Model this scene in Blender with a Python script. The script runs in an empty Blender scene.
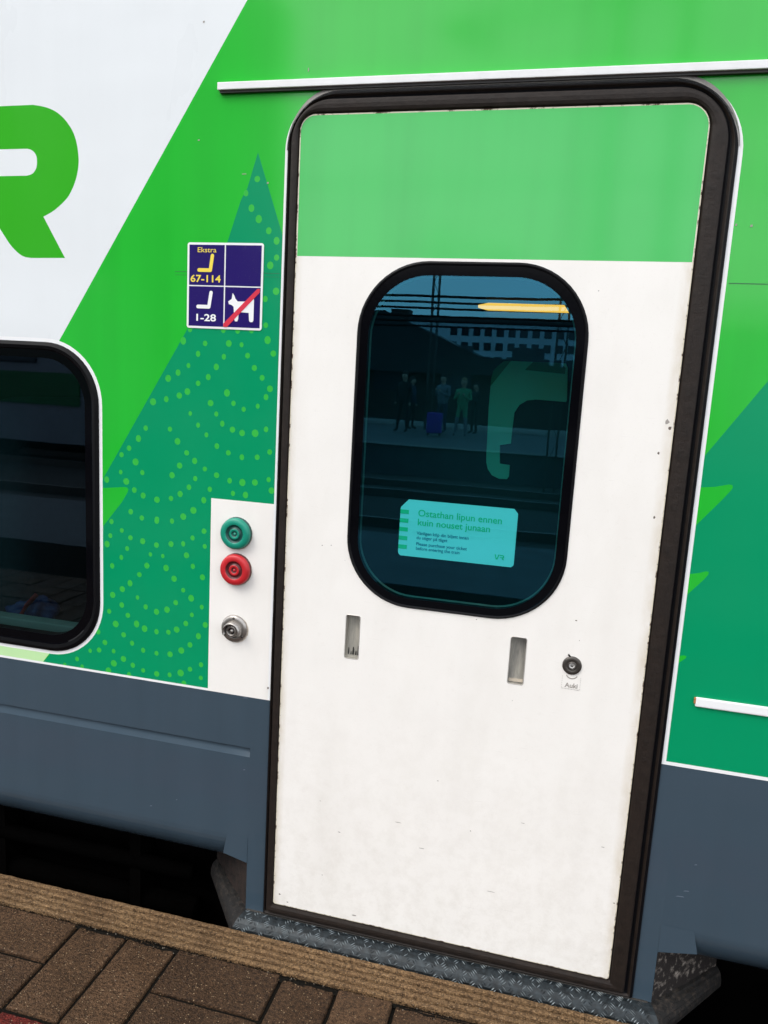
import bpy, bmesh, math, random
from mathutils import Vector, Matrix
from mathutils.geometry import delaunay_2d_cdt
random.seed(7)
S = bpy.context.scene
C = S.collection
# ------------------------------------------------------------------ camera (metres; platform top z=0, train side y=0)
F = 753.06
RX = Vector((0.96860462, 0.24230273, 0.05562803)); UP = Vector((-0.09326384, 0.14673807, 0.9847689)); FW = Vector((-0.23044944, 0.95903979, -0.16472926))
CAM = Vector((0, -1.65, 1.37))
cd = bpy.data.cameras.new('camera'); cam = bpy.data.objects.new('camera', cd); C.objects.link(cam); S.camera = cam
cd.sensor_fit = 'VERTICAL'; cd.sensor_height = 24.0; cd.lens = F / 1024 * 24.0; cd.clip_start = 0.05; cd.clip_end = 3000
m = Matrix.Identity(4)
for i in range(3):
    m[i][0] = RX[i]; m[i][1] = UP[i]; m[i][2] = -FW[i]; m[i][3] = CAM[i]
cam.matrix_world = m

def ray(px, py): return RX * ((px - 384) / F) - UP * ((py - 512) / F) + FW
def W(px, py, y=0.0):
    """where a sight line meets the upright plane y: (x, z)"""
    d = ray(px, py); t = (y - CAM.y) / d.y
    return (t * d.x, CAM.z + t * d.z)
def WL(pts, y=0.0): return [W(a, b, y) for a, b in pts]
def M(px, py, dist):
    """a point of the world across the tracks, seen mirrored in the glass"""
    x, z = W(px, py, dist)
    return Vector((x, -dist, z))

# ------------------------------------------------------------------ materials
def lin(h):
    h = h.lstrip('#'); o = []
    for i in (0, 2, 4):
        c = int(h[i:i+2], 16) / 255
        o.append(c / 12.92 if c <= 0.04045 else ((c + 0.055) / 1.055) ** 2.4)
    return (*o, 1)
def newmat(name):
    mt = bpy.data.materials.new(name); mt.use_nodes = True
    nt = mt.node_tree; b = nt.nodes['Principled BSDF']
    return mt, nt, b
def N(nt, t, **kw):
    n = nt.nodes.new(t)
    for k, v in kw.items():
        if hasattr(n, k): setattr(n, k, v)
        else: n.inputs[k].default_value = v
    return n
def coords(nt, scale=(1, 1, 1)):
    tc = N(nt, 'ShaderNodeTexCoord'); mp = N(nt, 'ShaderNodeMapping'); mp.inputs['Scale'].default_value = scale
    nt.links.new(tc.outputs['Object'], mp.inputs['Vector']); return mp.outputs['Vector']
def noise(nt, vec, scale, detail=3, rough=.5):
    n = N(nt, 'ShaderNodeTexNoise'); n.inputs['Scale'].default_value = scale; n.inputs['Detail'].default_value = detail
    n.inputs['Roughness'].default_value = rough; nt.links.new(vec, n.inputs['Vector']); return n.outputs['Fac']
def ramp(nt, fac, a, b, ca=(0, 0, 0, 1), cb=(1, 1, 1, 1)):
    r = N(nt, 'ShaderNodeValToRGB'); r.color_ramp.elements[0].position = a; r.color_ramp.elements[1].position = b
    r.color_ramp.elements[0].color = ca; r.color_ramp.elements[1].color = cb
    nt.links.new(fac, r.inputs['Fac']); return r.outputs['Color']
def mixc(nt, fac, a, b, mode='MIX'):
    n = N(nt, 'ShaderNodeMix', data_type='RGBA', blend_type=mode)
    for s, v in ((n.inputs[0], fac), (n.inputs[6], a), (n.inputs[7], b)):
        if hasattr(v, 'links') or isinstance(v, bpy.types.NodeSocket): nt.links.new(v, s)
        else: s.default_value = v
    return n.outputs[2]
def bump(nt, b, h, strength, dist=.002):
    n = N(nt, 'ShaderNodeBump'); n.inputs['Strength'].default_value = strength; n.inputs['Distance'].default_value = dist
    nt.links.new(h, n.inputs['Height']); nt.links.new(n.outputs['Normal'], b.inputs['Normal'])

def paint(name, col, rough=.32, streak=.10, dirt=(.35, .32, .27), dirtamt=.12, spec=.5, coat=.9):
    """sprayed or film-wrapped sheet metal: rain streaks, faint grime specks, slow waviness of the panel"""
    mt, nt, b = newmat(name)
    col = lin(col) if isinstance(col, str) else (*col, 1)
    st = noise(nt, coords(nt, (9, 9, .6)), 1.6, 4)
    c = mixc(nt, ramp(nt, st, .42, .75, (0, 0, 0, 1), (streak,) * 3 + (1,)), col, tuple(x * .62 for x in col[:3]) + (1,))
    sp = noise(nt, coords(nt), 55, 6, .7)
    c = mixc(nt, ramp(nt, sp, .60, .78, (0, 0, 0, 1), (dirtamt,) * 3 + (1,)), c, (*dirt, 1))
    fine = noise(nt, coords(nt, (1, 1, 1)), 420, 2)
    c = mixc(nt, ramp(nt, fine, .66, .72, (0, 0, 0, 1), (dirtamt * 1.2,) * 3 + (1,)), c, (*dirt, 1))
    nt.links.new(c, b.inputs['Base Color'])
    r = noise(nt, coords(nt, (2, 2, .7)), 3, 4)
    nt.links.new(ramp(nt, r, .3, .8, (rough * .8,) * 3 + (1,), (min(1, rough * 1.5),) * 3 + (1,)), b.inputs['Roughness'])
    b.inputs['Specular IOR Level'].default_value = spec; b.inputs['Coat Weight'].default_value = coat
    b.inputs['Coat Roughness'].default_value = .10
    wv = noise(nt, coords(nt, (1, 1, 1.6)), 3.0, 2)
    bump(nt, b, wv, .25, .01)
    return mt
def plain(name, col, rough=.5, metal=0, nscale=40, namt=.3, bstr=.2, bd=.001, spec=.5, dark=.5):
    mt, nt, b = newmat(name)
    col = lin(col) if isinstance(col, str) else (*col, 1)
    n = noise(nt, coords(nt), nscale, 6, .65)
    c = mixc(nt, ramp(nt, n, .35, .7, (0, 0, 0, 1), (namt,) * 3 + (1,)), col, tuple(x * dark for x in col[:3]) + (1,))
    nt.links.new(c, b.inputs['Base Color'])
    b.inputs['Roughness'].default_value = rough; b.inputs['Metallic'].default_value = metal
    b.inputs['Specular IOR Level'].default_value = spec
    if bstr: bump(nt, b, n, bstr, bd)
    return mt
def two(name, ca, cb, scale, lo, hi, rough=.7, metal=0, bstr=.5, bd=.002, detail=6, stretch=(1, 1, 1)):
    mt, nt, b = newmat(name)
    n = noise(nt, coords(nt, stretch), scale, detail, .7)
    nt.links.new(ramp(nt, n, lo, hi, lin(ca), lin(cb)), b.inputs['Base Color'])
    b.inputs['Roughness'].default_value = rough; b.inputs['Metallic'].default_value = metal
    bump(nt, b, n, bstr, bd); return mt

WHITE = paint('white_paint', (.73, .755, .765), .30, .05, dirtamt=.05, spec=.2)
DOORW = paint('door_white_paint', (.82, .79, .745), .42, .05, dirt=(.45, .40, .33), dirtamt=.10, spec=.3, coat=.15)
GREEN = paint('green_film', (.014, .43, .028), .34, .20, dirt=(.05, .2, .05), dirtamt=.05, spec=.12)
GREENU = paint('sky_washed_green_paint', (.040, .46, .085), .34, .20, dirt=(.1, .25, .1), dirtamt=.08, spec=.12)  # wall green lightened, sky reflection mixed into the door's top panel colour
TREE = paint('tree_green_film', (.0, .26, .105), .34, .05, dirt=(.05, .2, .05), dirtamt=.05, spec=.12, coat=.32)
DOT = paint('dot_green_film', (.035, .43, .055), .34, .10, dirtamt=.0, spec=.12)
PALE = paint('pale_green_film', (.50, .75, .38), .34, .10, spec=.12)
LOGO = paint('logo_green_film', (.030, .38, .012), .34, .05, dirtamt=.0, spec=.12)
SLATE = paint('slate_blue_paint', (.042, .066, .089), .36, .2, dirt=(.12, .11, .10), dirtamt=.12, spec=.12)
def door_grime(mt):
    nt = mt.node_tree; b = nt.nodes['Principled BSDF']; src = b.inputs['Base Color'].links[0].from_socket
    v = coords(nt)
    sm = noise(nt, coords(nt, (1, 1, .45)), 5.5, 6, .62)
    c = mixc(nt, ramp(nt, sm, .46, .80, (0, 0, 0, 1), (.20, .20, .20, 1)), src, (.52, .47, .40, 1))
    sp = N(nt, 'ShaderNodeSeparateXYZ'); nt.links.new(v, sp.inputs[0])
    mr = N(nt, 'ShaderNodeMapRange'); mr.inputs['From Min'].default_value = .75; mr.inputs['From Max'].default_value = .05
    nt.links.new(sp.outputs['Z'], mr.inputs['Value'])
    spl = noise(nt, v, 26, 8, .75)
    mul = N(nt, 'ShaderNodeMath', operation='MULTIPLY'); nt.links.new(ramp(nt, spl, .44, .66), mul.inputs[0]); nt.links.new(mr.outputs[0], mul.inputs[1])
    m2 = N(nt, 'ShaderNodeMath', operation='MULTIPLY'); nt.links.new(mul.outputs[0], m2.inputs[0]); m2.inputs[1].default_value = .22
    c = mixc(nt, m2.outputs[0], c, (.48, .43, .36, 1))
    # fine horizontal rub marks
    rub = noise(nt, coords(nt, (.35, 1, 6)), 38, 3, .6)
    c = mixc(nt, ramp(nt, rub, .69, .76, (0, 0, 0, 1), (.16, .16, .16, 1)), c, (.40, .36, .31, 1))
    # yellowed grease creeping in from both upright edges of the leaf
    for x_edge, x_in in ((.204, .180), (-.632, -.612)):
        me_ = N(nt, 'ShaderNodeMapRange'); me_.inputs['From Min'].default_value = x_in; me_.inputs['From Max'].default_value = x_edge
        nt.links.new(sp.outputs['X'], me_.inputs['Value'])
        en = noise(nt, coords(nt, (1, 1, .35)), 30, 5, .7); mm = N(nt, 'ShaderNodeMath', operation='MULTIPLY')
        nt.links.new(ramp(nt, en, .30, .75), mm.inputs[0]); nt.links.new(me_.outputs[0], mm.inputs[1])
        clampn = N(nt, 'ShaderNodeMath', operation='MULTIPLY'); clampn.inputs[1].default_value = .75
        # only the leaf itself, not the button panel further left
        gt_ = N(nt, 'ShaderNodeMath', operation='GREATER_THAN'); gt_.inputs[1].default_value = -.640; nt.links.new(sp.outputs['X'], gt_.inputs[0])
        m3 = N(nt, 'ShaderNodeMath', operation='MULTIPLY'); nt.links.new(mm.outputs[0], m3.inputs[0]); nt.links.new(gt_.outputs[0], m3.inputs[1])
        nt.links.new(m3.outputs[0], clampn.inputs[0])
        c = mixc(nt, clampn.outputs[0], c, (.50, .40, .24, 1))
    nt.links.new(c, b.inputs['Base Color'])
door_grime(DOORW)
CREAM = two('chipped_edge_paint', '#d6cdb8', '#4a2a18', 45, .52, .60, .6, 0, .3)
RUBBER = plain('brown_black_rubber', (.016, .0100, .0070), .6, 0, 45, .85, .6, .003, spec=.3)
RUBBER2 = plain('black_rubber', (.004, .004, .005), .4, 0, 30, .5, .2, spec=.12)
GREYRUB = plain('worn_grey_rubber', (.20, .185, .17), .5, 0, 25, .8, .3)
FRIT = plain('black_frit', (.002, .002, .003), .08, 0, 10, .2, 0, spec=.10)
SEAM = plain('panel_seam', (.02, .10, .05), .6, 0, 10, .2, 0)
ALU = plain('light_grey_rail', (.74, .74, .74), .45, .0, 20, .15, .1)
RAILSH = plain('rail_shadow', (.03, .028, .026), .6, 0, 20, .3, .1)  # dark strip standing for the shadow below the rain rail
STEEL = plain('worn_steel', (.42, .39, .36), .33, .85, 60, .5, .3)
DSTEEL = plain('dark_steel', (.10, .09, .08), .4, .7, 80, .6, .3)
BGREEN = plain('green_button_plastic', (.004, .24, .16), .38, 0, 50, .3, .2)
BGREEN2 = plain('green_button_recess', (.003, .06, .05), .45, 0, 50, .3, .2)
BRED = plain('red_button_plastic', (.50, .016, .022), .38, 0, 50, .3, .2)
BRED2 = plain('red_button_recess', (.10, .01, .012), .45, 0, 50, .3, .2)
GRIME = plain('grime_stain', (.58, .50, .40), .8, 0, 50, .5, 0)
NAVY = paint('sign_navy', (.017, .008, .115), .35, .1, dirtamt=.06, coat=.4, spec=.1)
SWHITE = plain('sign_white', (.80, .80, .80), .4, 0, 20, .05, 0)
SYEL = plain('sign_yellow', (.80, .62, .07), .4, 0, 20, .05, 0)
SRED = plain('sign_red', (.60, .02, .05), .4, 0, 20, .05, 0)
NOTE = plain('notice_card', (.56, .62, .60), .6, 0, 20, .05, 0)
NGREEN = plain('notice_green', (.03, .46, .20), .6, 0, 20, .05, 0)
NTEXT = plain('notice_text', (.02, .12, .20), .6, 0, 20, .05, 0)
SLOT = two('worn_slot_metal', '#7d7b76', '#b9b4a8', 14, .35, .7, .45, .3, .3, .001, 4, (3, 3, .5))
SLOTW = plain('slot_wear', (.008, .008, .008), .8)
UNDERSHADE = plain('underframe_shade', (.0022, .002, .002), 1, 0, 10, .3, 0, spec=0)  # near-black colour stands for the deep shade under the carriage
MARK = plain('pencil_mark', (.33, .30, .27), .7, 0, 50, .4, 0)
CHIP = plain('chip_brown', (.12, .09, .07), .7, 0, 50, .4, 0)
TREAD = two('chequer_plate', '#0f1315', '#30383c', 70, .35, .75, .42, .45, .6, .001)
LOZ = plain('polished_tread', (.20, .23, .24), .42, .6, 60, .5, .2)
WING = two('dirty_wing_metal', '#0b0806', '#463b32', 70, .50, .85, .75, .1, .8, .002)
GUSS = two('rusty_gusset', '#0c0806', '#30211a', 28, .35, .7, .85, .1, .8, .003)
GUSSW = two('salt_speckled_gusset', '#19120f', '#9a9086', 45, .52, .72, .85, .0, .8, .003)
PEB = plain('pale_pebble', (.26, .22, .17), .8)
SCUF = plain('scuff', (.11, .14, .18), .6)

def paver_mat(name, c1, c2):
    mt, nt, b = newmat(name)
    v = coords(nt)
    big = noise(nt, v, 7, 4); mid = noise(nt, v, 120, 5, .75)
    c = mixc(nt, ramp(nt, big, .3, .7), lin(c1), lin(c2))
    c = mixc(nt, ramp(nt, mid, .38, .60, (0, 0, 0, 1), (.95,) * 3 + (1,)), tuple(x * .35 for x in lin(c1)[:3]) + (1,), c)
    gr = noise(nt, v, 330, 3, .7)
    c = mixc(nt, ramp(nt, gr, .56, .66, (0, 0, 0, 1), (.45,) * 3 + (1,)), c, tuple(min(1, x * 2.6) for x in lin(c2)[:3]) + (1,))
    stn = noise(nt, v, 3.2, 5, .6)
    c = mixc(nt, ramp(nt, stn, .45, .75, (0, 0, 0, 1), (.45,) * 3 + (1,)), c, tuple(x * .4 for x in lin(c1)[:3]) + (1,))
    vo = N(nt, 'ShaderNodeTexVoronoi'); vo.inputs['Scale'].default_value = 260; nt.links.new(v, vo.inputs['Vector'])
    sep = N(nt, 'ShaderNodeSeparateColor'); nt.links.new(vo.outputs['Color'], sep.inputs[0])
    sel = ramp(nt, sep.outputs[0], .93, .96)
    rad = ramp(nt, vo.outputs['Distance'], .30, .42, (1, 1, 1, 1), (0, 0, 0, 1))
    sp = mixc(nt, 1.0, sel, rad, 'MULTIPLY')
    c = mixc(nt, sp, c, lin('#8a745a'))
    nt.links.new(c, b.inputs['Base Color'])
    b.inputs['Specular IOR Level'].default_value = .18
    # patches still damp from rain
    wet = noise(nt, v, 9, 4)
    nt.links.new(ramp(nt, wet, .35, .65, (.55,) * 3 + (1,), (.85,) * 3 + (1,)), b.inputs['Roughness'])
    h = N(nt, 'ShaderNodeMath', operation='ADD'); nt.links.new(mid, h.inputs[0]); nt.links.new(vo.outputs['Distance'], h.inputs[1])
    bump(nt, b, h.outputs[0], .8, .0035)
    return mt
PAVE = paver_mat('brown_paver', '#402d1d', '#59422f')
PAVEB = paver_mat('dark_brown_paver', '#3a2819', '#503b29'); PAVEC = paver_mat('light_brown_paver', '#463220', '#5e4632')
PAVR = paver_mat('red_paver', '#501812', '#68251e')
EDGE = paver_mat('ribbed_concrete', '#6a5138', '#8a6e4e')
GRIT = plain('joint_sand', (.009, .008, .0065), .95, 0, 200, .6, .8, .003, spec=.03)
BALLAST = two('ballast', '#0d0c0b', '#3a3632', 30, .3, .7, .9, 0, 1, .03)
ASPH = two('opposite_platform_asphalt', '#33363a', '#4a4d50', 3, .3, .7, .8, 0, .2)
CONC = two('concrete', '#4a4946', '#6b6964', 4, .3, .7, .85, 0, .3)

def glass(name, tint, refl, fac, rough=.0):
    mt = bpy.data.materials.new(name); mt.use_nodes = True; nt = mt.node_tree; nt.nodes.clear()
    o = N(nt, 'ShaderNodeOutputMaterial'); t = N(nt, 'ShaderNodeBsdfTransparent'); g = N(nt, 'ShaderNodeBsdfGlossy')
    t.inputs['Color'].default_value = (*tint, 1); g.inputs['Color'].default_value = (*refl, 1); g.inputs['Roughness'].default_value = rough
    lw = N(nt, 'ShaderNodeLayerWeight'); lw.inputs['Blend'].default_value = .5
    pw5 = N(nt, 'ShaderNodeMath', operation='POWER'); pw5.inputs[1].default_value = 5; nt.links.new(lw.outputs['Facing'], pw5.inputs[0])
    fr = N(nt, 'ShaderNodeMath', operation='MULTIPLY_ADD'); fr.inputs[1].default_value = .93; fr.inputs[2].default_value = .04
    nt.links.new(pw5.outputs[0], fr.inputs[0])
    ad = N(nt, 'ShaderNodeMath', operation='ADD'); ad.inputs[1].default_value = fac; ad.use_clamp = True
    nt.links.new(fr.outputs[0], ad.inputs[0])
    mx = N(nt, 'ShaderNodeMixShader'); nt.links.new(ad.outputs[0], mx.inputs[0]); nt.links.new(t.outputs[0], mx.inputs[1]); nt.links.new(g.outputs[0], mx.inputs[2])
    nt.links.new(mx.outputs[0], o.inputs['Surface'])
    n = noise(nt, coords(nt), 5, 2); bp = N(nt, 'ShaderNodeBump'); bp.inputs['Strength'].default_value = .009; bp.inputs['Distance'].default_value = .01
    nt.links.new(n, bp.inputs['Height']); nt.links.new(bp.outputs[0], g.inputs['Normal'])
    return mt
GLASS = glass('teal_tinted_glass', (.30, .90, .92), (.15, .66, 1.0), .07)
GLASSD = glass('dark_tinted_glass', (.18, .30, .30), (.45, .68, .90), .035)
def emit(name, col, s):
    mt = bpy.data.materials.new(name); mt.use_nodes = True; nt = mt.node_tree; b = nt.nodes['Principled BSDF']
    b.inputs['Base Color'].default_value = (*col, 1); b.inputs['Emission Color'].default_value = (*col, 1); b.inputs['Emission Strength'].default_value = s; return mt
LAMP = emit('warm_lamp_diffuser', (1, .22, .035), 1.7)
INT = plain('interior_grey', (.028, .032, .038), .6, 0, 5, .3, 0)
INTL = plain('interior_sill', (.42, .46, .44), .5, 0, 5, .3, 0)
EMB = plain('emblem_green', (.30, .72, .50), .5, 0, 5, .1, 0)
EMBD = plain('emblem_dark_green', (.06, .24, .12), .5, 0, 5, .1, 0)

# ------------------------------------------------------------------ mesh builder
def P3(u, v, o): return Vector((u, -o, v))           # u along the train, v up, o out from the side
class MB:
    def __init__(s): s.v = []; s.f = []; s.m = []; s.mats = []; s.sm = []
    def mi(s, mat):
        if mat not in s.mats: s.mats.append(mat)
        return s.mats.index(mat)
    def add(s, vs, fs, mat, smooth=False):
        k = len(s.v); s.v += [tuple(x) for x in vs]; i = s.mi(mat)
        for f in fs: s.f.append(tuple(k + a for a in f)); s.m.append(i); s.sm.append(smooth)
    def box(s, a, b, mat):
        x0, y0, z0 = a; x1, y1, z1 = b
        vs = [(x0,y0,z0),(x1,y0,z0),(x1,y1,z0),(x0,y1,z0),(x0,y0,z1),(x1,y0,z1),(x1,y1,z1),(x0,y1,z1)]
        s.add(vs, [(0,3,2,1),(4,5,6,7),(0,1,5,4),(1,2,6,5),(2,3,7,6),(3,0,4,7)], mat)
    def bbox(s, a, b, mat, bev=.004, smooth=False):
        """box with chamfered edges"""
        bm = bmesh.new(); bmesh.ops.create_cube(bm, size=1)
        for v in bm.verts: v.co = Vector([(a[i] + b[i]) / 2 + v.co[i] * (b[i] - a[i]) for i in range(3)])
        bmesh.ops.bevel(bm, geom=bm.edges[:], offset=bev, segments=2, affect='EDGES', profile=.6)
        s.bm(bm, mat, smooth)
    def bm(s, bm, mat, smooth=False):
        bm.verts.index_update()
        s.add([v.co for v in bm.verts], [[v.index for v in f.verts] for f in bm.faces], mat, smooth); bm.free()
    def poly(s, pts, o, mat, t=0, holes=(), y=None):
        """flat 2D figure at distance o from the side, t thick"""
        cu = bpy.data.curves.new('t', 'CURVE'); cu.dimensions = '2D'; cu.fill_mode = 'BOTH' if t else 'FRONT'
        cu.extrude = t / 2
        for q in [pts, *holes]:
            sp = cu.splines.new('POLY'); sp.points.add(len(q) - 1); sp.use_cyclic_u = True
            for i, (a, b) in enumerate(q): sp.points[i].co = (a, b, 0, 1)
        s._cu(cu, o + t / 2, mat)
    def _cu(s, cu, o, mat, M4=None):
        ob = bpy.data.objects.new('t', cu); C.objects.link(ob)
        bpy.context.view_layer.update()
        me = bpy.data.meshes.new_from_object(ob.evaluated_get(bpy.context.evaluated_depsgraph_get()))
        vs = []
        for v in me.vertices:
            c = v.co if M4 is None else M4 @ v.co
            vs.append(P3(c.x, c.y, o + c.z))
        s.add(vs, [tuple(p.vertices) for p in me.polygons], mat)
        C.objects.unlink(ob); bpy.data.objects.remove(ob); bpy.data.meshes.remove(me); bpy.data.curves.remove(cu)
    def text(s, body, u, v, size, o, mat, width=None, bold=0, align='LEFT', rot=0):
        cu = bpy.data.curves.new('t', 'FONT'); cu.body = body; cu.size = 1; cu.offset = bold; cu.fill_mode = 'FRONT'; cu.resolution_u = 4
        ob = bpy.data.objects.new('m', cu); C.objects.link(ob); bpy.context.view_layer.update()
        w = ob.dimensions.x; C.objects.unlink(ob); bpy.data.objects.remove(ob)
        sx = size if width is None else width / w
        dx = {'LEFT': 0, 'CENTER': -w / 2, 'RIGHT': -w}[align]
        Mx = Matrix.Translation((u, v, 0)) @ Matrix.Rotation(rot, 4, 'Z') @ Matrix.Diagonal((sx, size, 1, 1)) @ Matrix.Translation((dx, 0, 0))
        s._cu(cu, o, mat, Mx)
    def tube(s, path, r, mat, seg=10, smooth=True, closed=False):
        n = len(path); P = [Vector(p) for p in path]; vs = []
        rr = r if isinstance(r, (list, tuple)) else [r] * n
        for i, p in enumerate(P):
            a = P[(i - 1) % n] if closed or i else P[0]; b = P[(i + 1) % n] if closed or i < n - 1 else P[-1]
            d = (b - a).normalized(); up = Vector((0, 0, 1)) if abs(d.z) < .9 else Vector((1, 0, 0))
            x = d.cross(up).normalized(); y = x.cross(d)
            for k in range(seg): vs.append(p + (x * math.cos(2*math.pi*k/seg) + y * math.sin(2*math.pi*k/seg)) * rr[i])
        fs = []
        for i in range(n if closed else n - 1):
            for k in range(seg):
                a = i * seg + k; b = i * seg + (k + 1) % seg; c = ((i + 1) % n) * seg + (k + 1) % seg; d = ((i + 1) % n) * seg + k
                fs.append((a, b, c, d))
        if not closed: fs += [tuple(range(seg))[::-1], tuple(range((n - 1) * seg, n * seg))]
        s.add(vs, fs, mat, smooth)
    def lathe(s, u, v, prof, mats, seg=48):
        """prof: list of (radius, out); mats: one per band (or one for all); about an axis out of the side"""
        vs = []; 
        for r, o in prof:
            for k in range(seg):
                a = 2 * math.pi * k / seg; vs.append(P3(u + r * math.cos(a), v + r * math.sin(a), o))
        for i in range(len(prof) - 1):
            mt = mats[i] if isinstance(mats, (list, tuple)) else mats
            s.add(vs[i*seg:(i+2)*seg], [(k, (k+1) % seg, seg + (k+1) % seg, seg + k) for k in range(seg)], mt, True)
    def ring(s, A, B, prof, mat):
        """band between two matched outlines; prof: list of (t from A to B, out, [mat])"""
        n = len(A); rows = []
        for p in prof:
            rows.append([P3(A[i][0] + (B[i][0]-A[i][0])*p[0], A[i][1] + (B[i][1]-A[i][1])*p[0], p[1]) for i in range(n)])
        for j in range(len(prof) - 1):
            mt = prof[j][2] if len(prof[j]) > 2 else mat
            s.add(rows[j] + rows[j+1], [(i, (i+1) % n, n + (i+1) % n, n + i) for i in range(n)], mt, False)
    def build(s, name, parent=None, autosmooth=False):
        me = bpy.data.meshes.new(name); me.from_pydata(s.v, [], s.f)
        for mt in s.mats: me.materials.append(mt)
        me.polygons.foreach_set('material_index', s.m); me.polygons.foreach_set('use_smooth', s.sm)
        me.update(); bm = bmesh.new(); bm.from_mesh(me); bmesh.ops.remove_doubles(bm, verts=bm.verts[:], dist=1e-5)
        bm.to_mesh(me); bm.free()
        ob = bpy.data.objects.new(name, me); C.objects.link(ob)
        if parent is not None: ob.parent = parent
        return ob
def part_faces(mb, regions, out=0.0):
    """planar partition: later figures overpaint earlier ones, material None cuts a hole"""
    vs = []; fs = []
    for pts, mat in regions:
        a = sum(pts[i][0]*pts[(i+1) % len(pts)][1] - pts[(i+1) % len(pts)][0]*pts[i][1] for i in range(len(pts)))
        if a < 0: pts = pts[::-1]
        fs.append(list(range(len(vs), len(vs) + len(pts)))); vs += [Vector(p) for p in pts]
    V, E_, Fc, ov, oe, of = delaunay_2d_cdt(vs, [], fs, 1, 1e-6, True)
    by = {}
    for f, ids in zip(Fc, of):
        if not ids: continue
        mat = regions[max(ids)][1]
        if mat is None: continue
        by.setdefault(mat.name, (mat, []))[1].append(f)
    k = len(mb.v); mb.v += [tuple(P3(p.x, p.y, out)) for p in V]
    for nm, (mat, L) in by.items():
        i = mb.mi(mat)
        for f in L:
            mb.f.append(tuple(k + a for a in f)); mb.m.append(i); mb.sm.append(False)
def rrect(x0, x1, z0, z1, r, seg=14):
    """r: one radius or (bl, br, tr, tl)"""
    if not isinstance(r, (tuple, list)): r = (r,) * 4
    cs = [(x0 + r[0], z0 + r[0], math.pi), (x1 - r[1], z0 + r[1], 1.5*math.pi), (x1 - r[2], z1 - r[2], 0), (x0 + r[3], z1 - r[3], .5*math.pi)]
    o = []
    for (cx, cz, a0), rr in zip(cs, r):
        for k in range(seg + 1):
            a = a0 + .5 * math.pi * k / seg; o.append((cx + rr*math.cos(a), cz + rr*math.sin(a)))
    return o
def circ(u, v, r, n=14, sx=1, ph=0): return [(u + sx*r*math.cos(2*math.pi*k/n + ph), v + r*math.sin(2*math.pi*k/n + ph)) for k in range(n)]
def smooth_poly(pts, it=2):
    """Chaikin rounding of a closed outline"""
    for _ in range(it):
        q = []
        for i in range(len(pts)):
            a = pts[i]; b = pts[(i+1) % len(pts)]
            q += [(a[0]*.75+b[0]*.25, a[1]*.75+b[1]*.25), (a[0]*.25+b[0]*.75, a[1]*.25+b[1]*.75)]
        pts = q
    return pts
def empty(name, loc=(0, 0, 0)):
    o = bpy.data.objects.new(name, None); C.objects.link(o); o.location = loc; o.empty_display_size = .2; return o
def tag(o, label=None, cat=None, group=None, kind=None):
    if label: o['label'] = label
    if cat: o['category'] = cat
    if group: o['group'] = group
    if kind: o['kind'] = kind
    return o

# ================================================================== THE TRAIN
T = empty('train_carriage', (0, 0, 0))
tag(T, 'white and green railway carriage with a closed white door standing at the platform edge', 'train carriage')
ZL = .588                                      # line between coloured side and slate skirt
DX0, DX1, DZ0, DZ1 = -.631, .2035, .040, 1.939      # door leaf
OX0, OX1, OZ0, OZ1 = -.659, .262, .004, 1.984     # rubber outer edge
TOP = 2.42
# passenger window
WX1, WZ0, WZ1 = -1.133, .628, 1.432; WX0 = WX1 - 1.45
win_out = rrect(WX0, WX1, WZ0, WZ1, .150)
open_hole = rrect(OX0 + .006, OX1 - .006, .0, OZ1 - .006, (.0, .0, .135, .115))
XL, XR = -7.5, 6.5
R = []
R.append(([(XL, ZL), (XR, ZL), (XR, TOP), (XL, TOP)], GREEN))
# lighter green field above the window line, right of the tree
# white field left of the diagonal
d0 = W(247.3, 0); d1 = W(59, 341)
sl = (d0[0]-d1[0]) / (d0[1]-d1[1])
gt = (d1[0] + sl*(TOP-d1[1]), TOP)
gx = d1[0] + sl*(1.30-d1[1])
R.append(([(XL, 1.0), (gx - .25, 1.0), (gx, 1.30), d1, gt, (XL, TOP)], WHITE))
# logo letters
LU = WL([(33.2,104.8),(45,107),(54.7,111),(63,117.5),(70.3,127),(74.6,136),(77.3,146.5),(78.7,160),(77.6,172),(75.2,181.6),(71.6,190.5),(66.4,199),(54.7,210),(43.4,216.7),(65,258),(31,258),(24.5,256.8),(19.5,254),(14.5,249.5),(9.8,244),(5,236.7),(0,228.8)])
def catmull(P, n=5):
    o = []
    for i in range(len(P)-1):
        p0, p1, p2, p3 = P[max(0, i-1)], P[i], P[i+1], P[min(len(P)-1, i+2)]
        for k in range(n):
            t = k/n; o.append(tuple(.5*((2*p1[j]) + (-p0[j]+p2[j])*t + (2*p0[j]-5*p1[j]+4*p2[j]-p3[j])*t*t + (-p0[j]+3*p1[j]-3*p2[j]+p3[j])*t**3) for j in (0, 1)))
    return o + [P[-1]]
LUs = catmull(LU[:14]) + [LU[14]] + catmull(LU[15:])
q0 = W(0, 106.8); slot_top = W(0, 149.3); slot_bot = W(0, 176.3)
lx = q0[0]
legt = LU[-1]; dirx = (LU[13][0]-LU[14][0]) / (LU[13][1]-LU[14][1])
e1 = (legt[0] + dirx*(slot_bot[1]-legt[1]), slot_bot[1])
Rp = LU + [e1, (e1[0], slot_bot[1])] + WL([(0,176.3)]) + WL([(26.4,175.7),(31,174.4),(34.2,171.8),(36.4,167.5),(37,162),(36.5,156.5),(34.2,152.3),(31,149.8),(27.3,148.8),(0,149.3)]) + [(e1[0]-.10, slot_top[1]), (e1[0]-.10, q0[1])]
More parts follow.
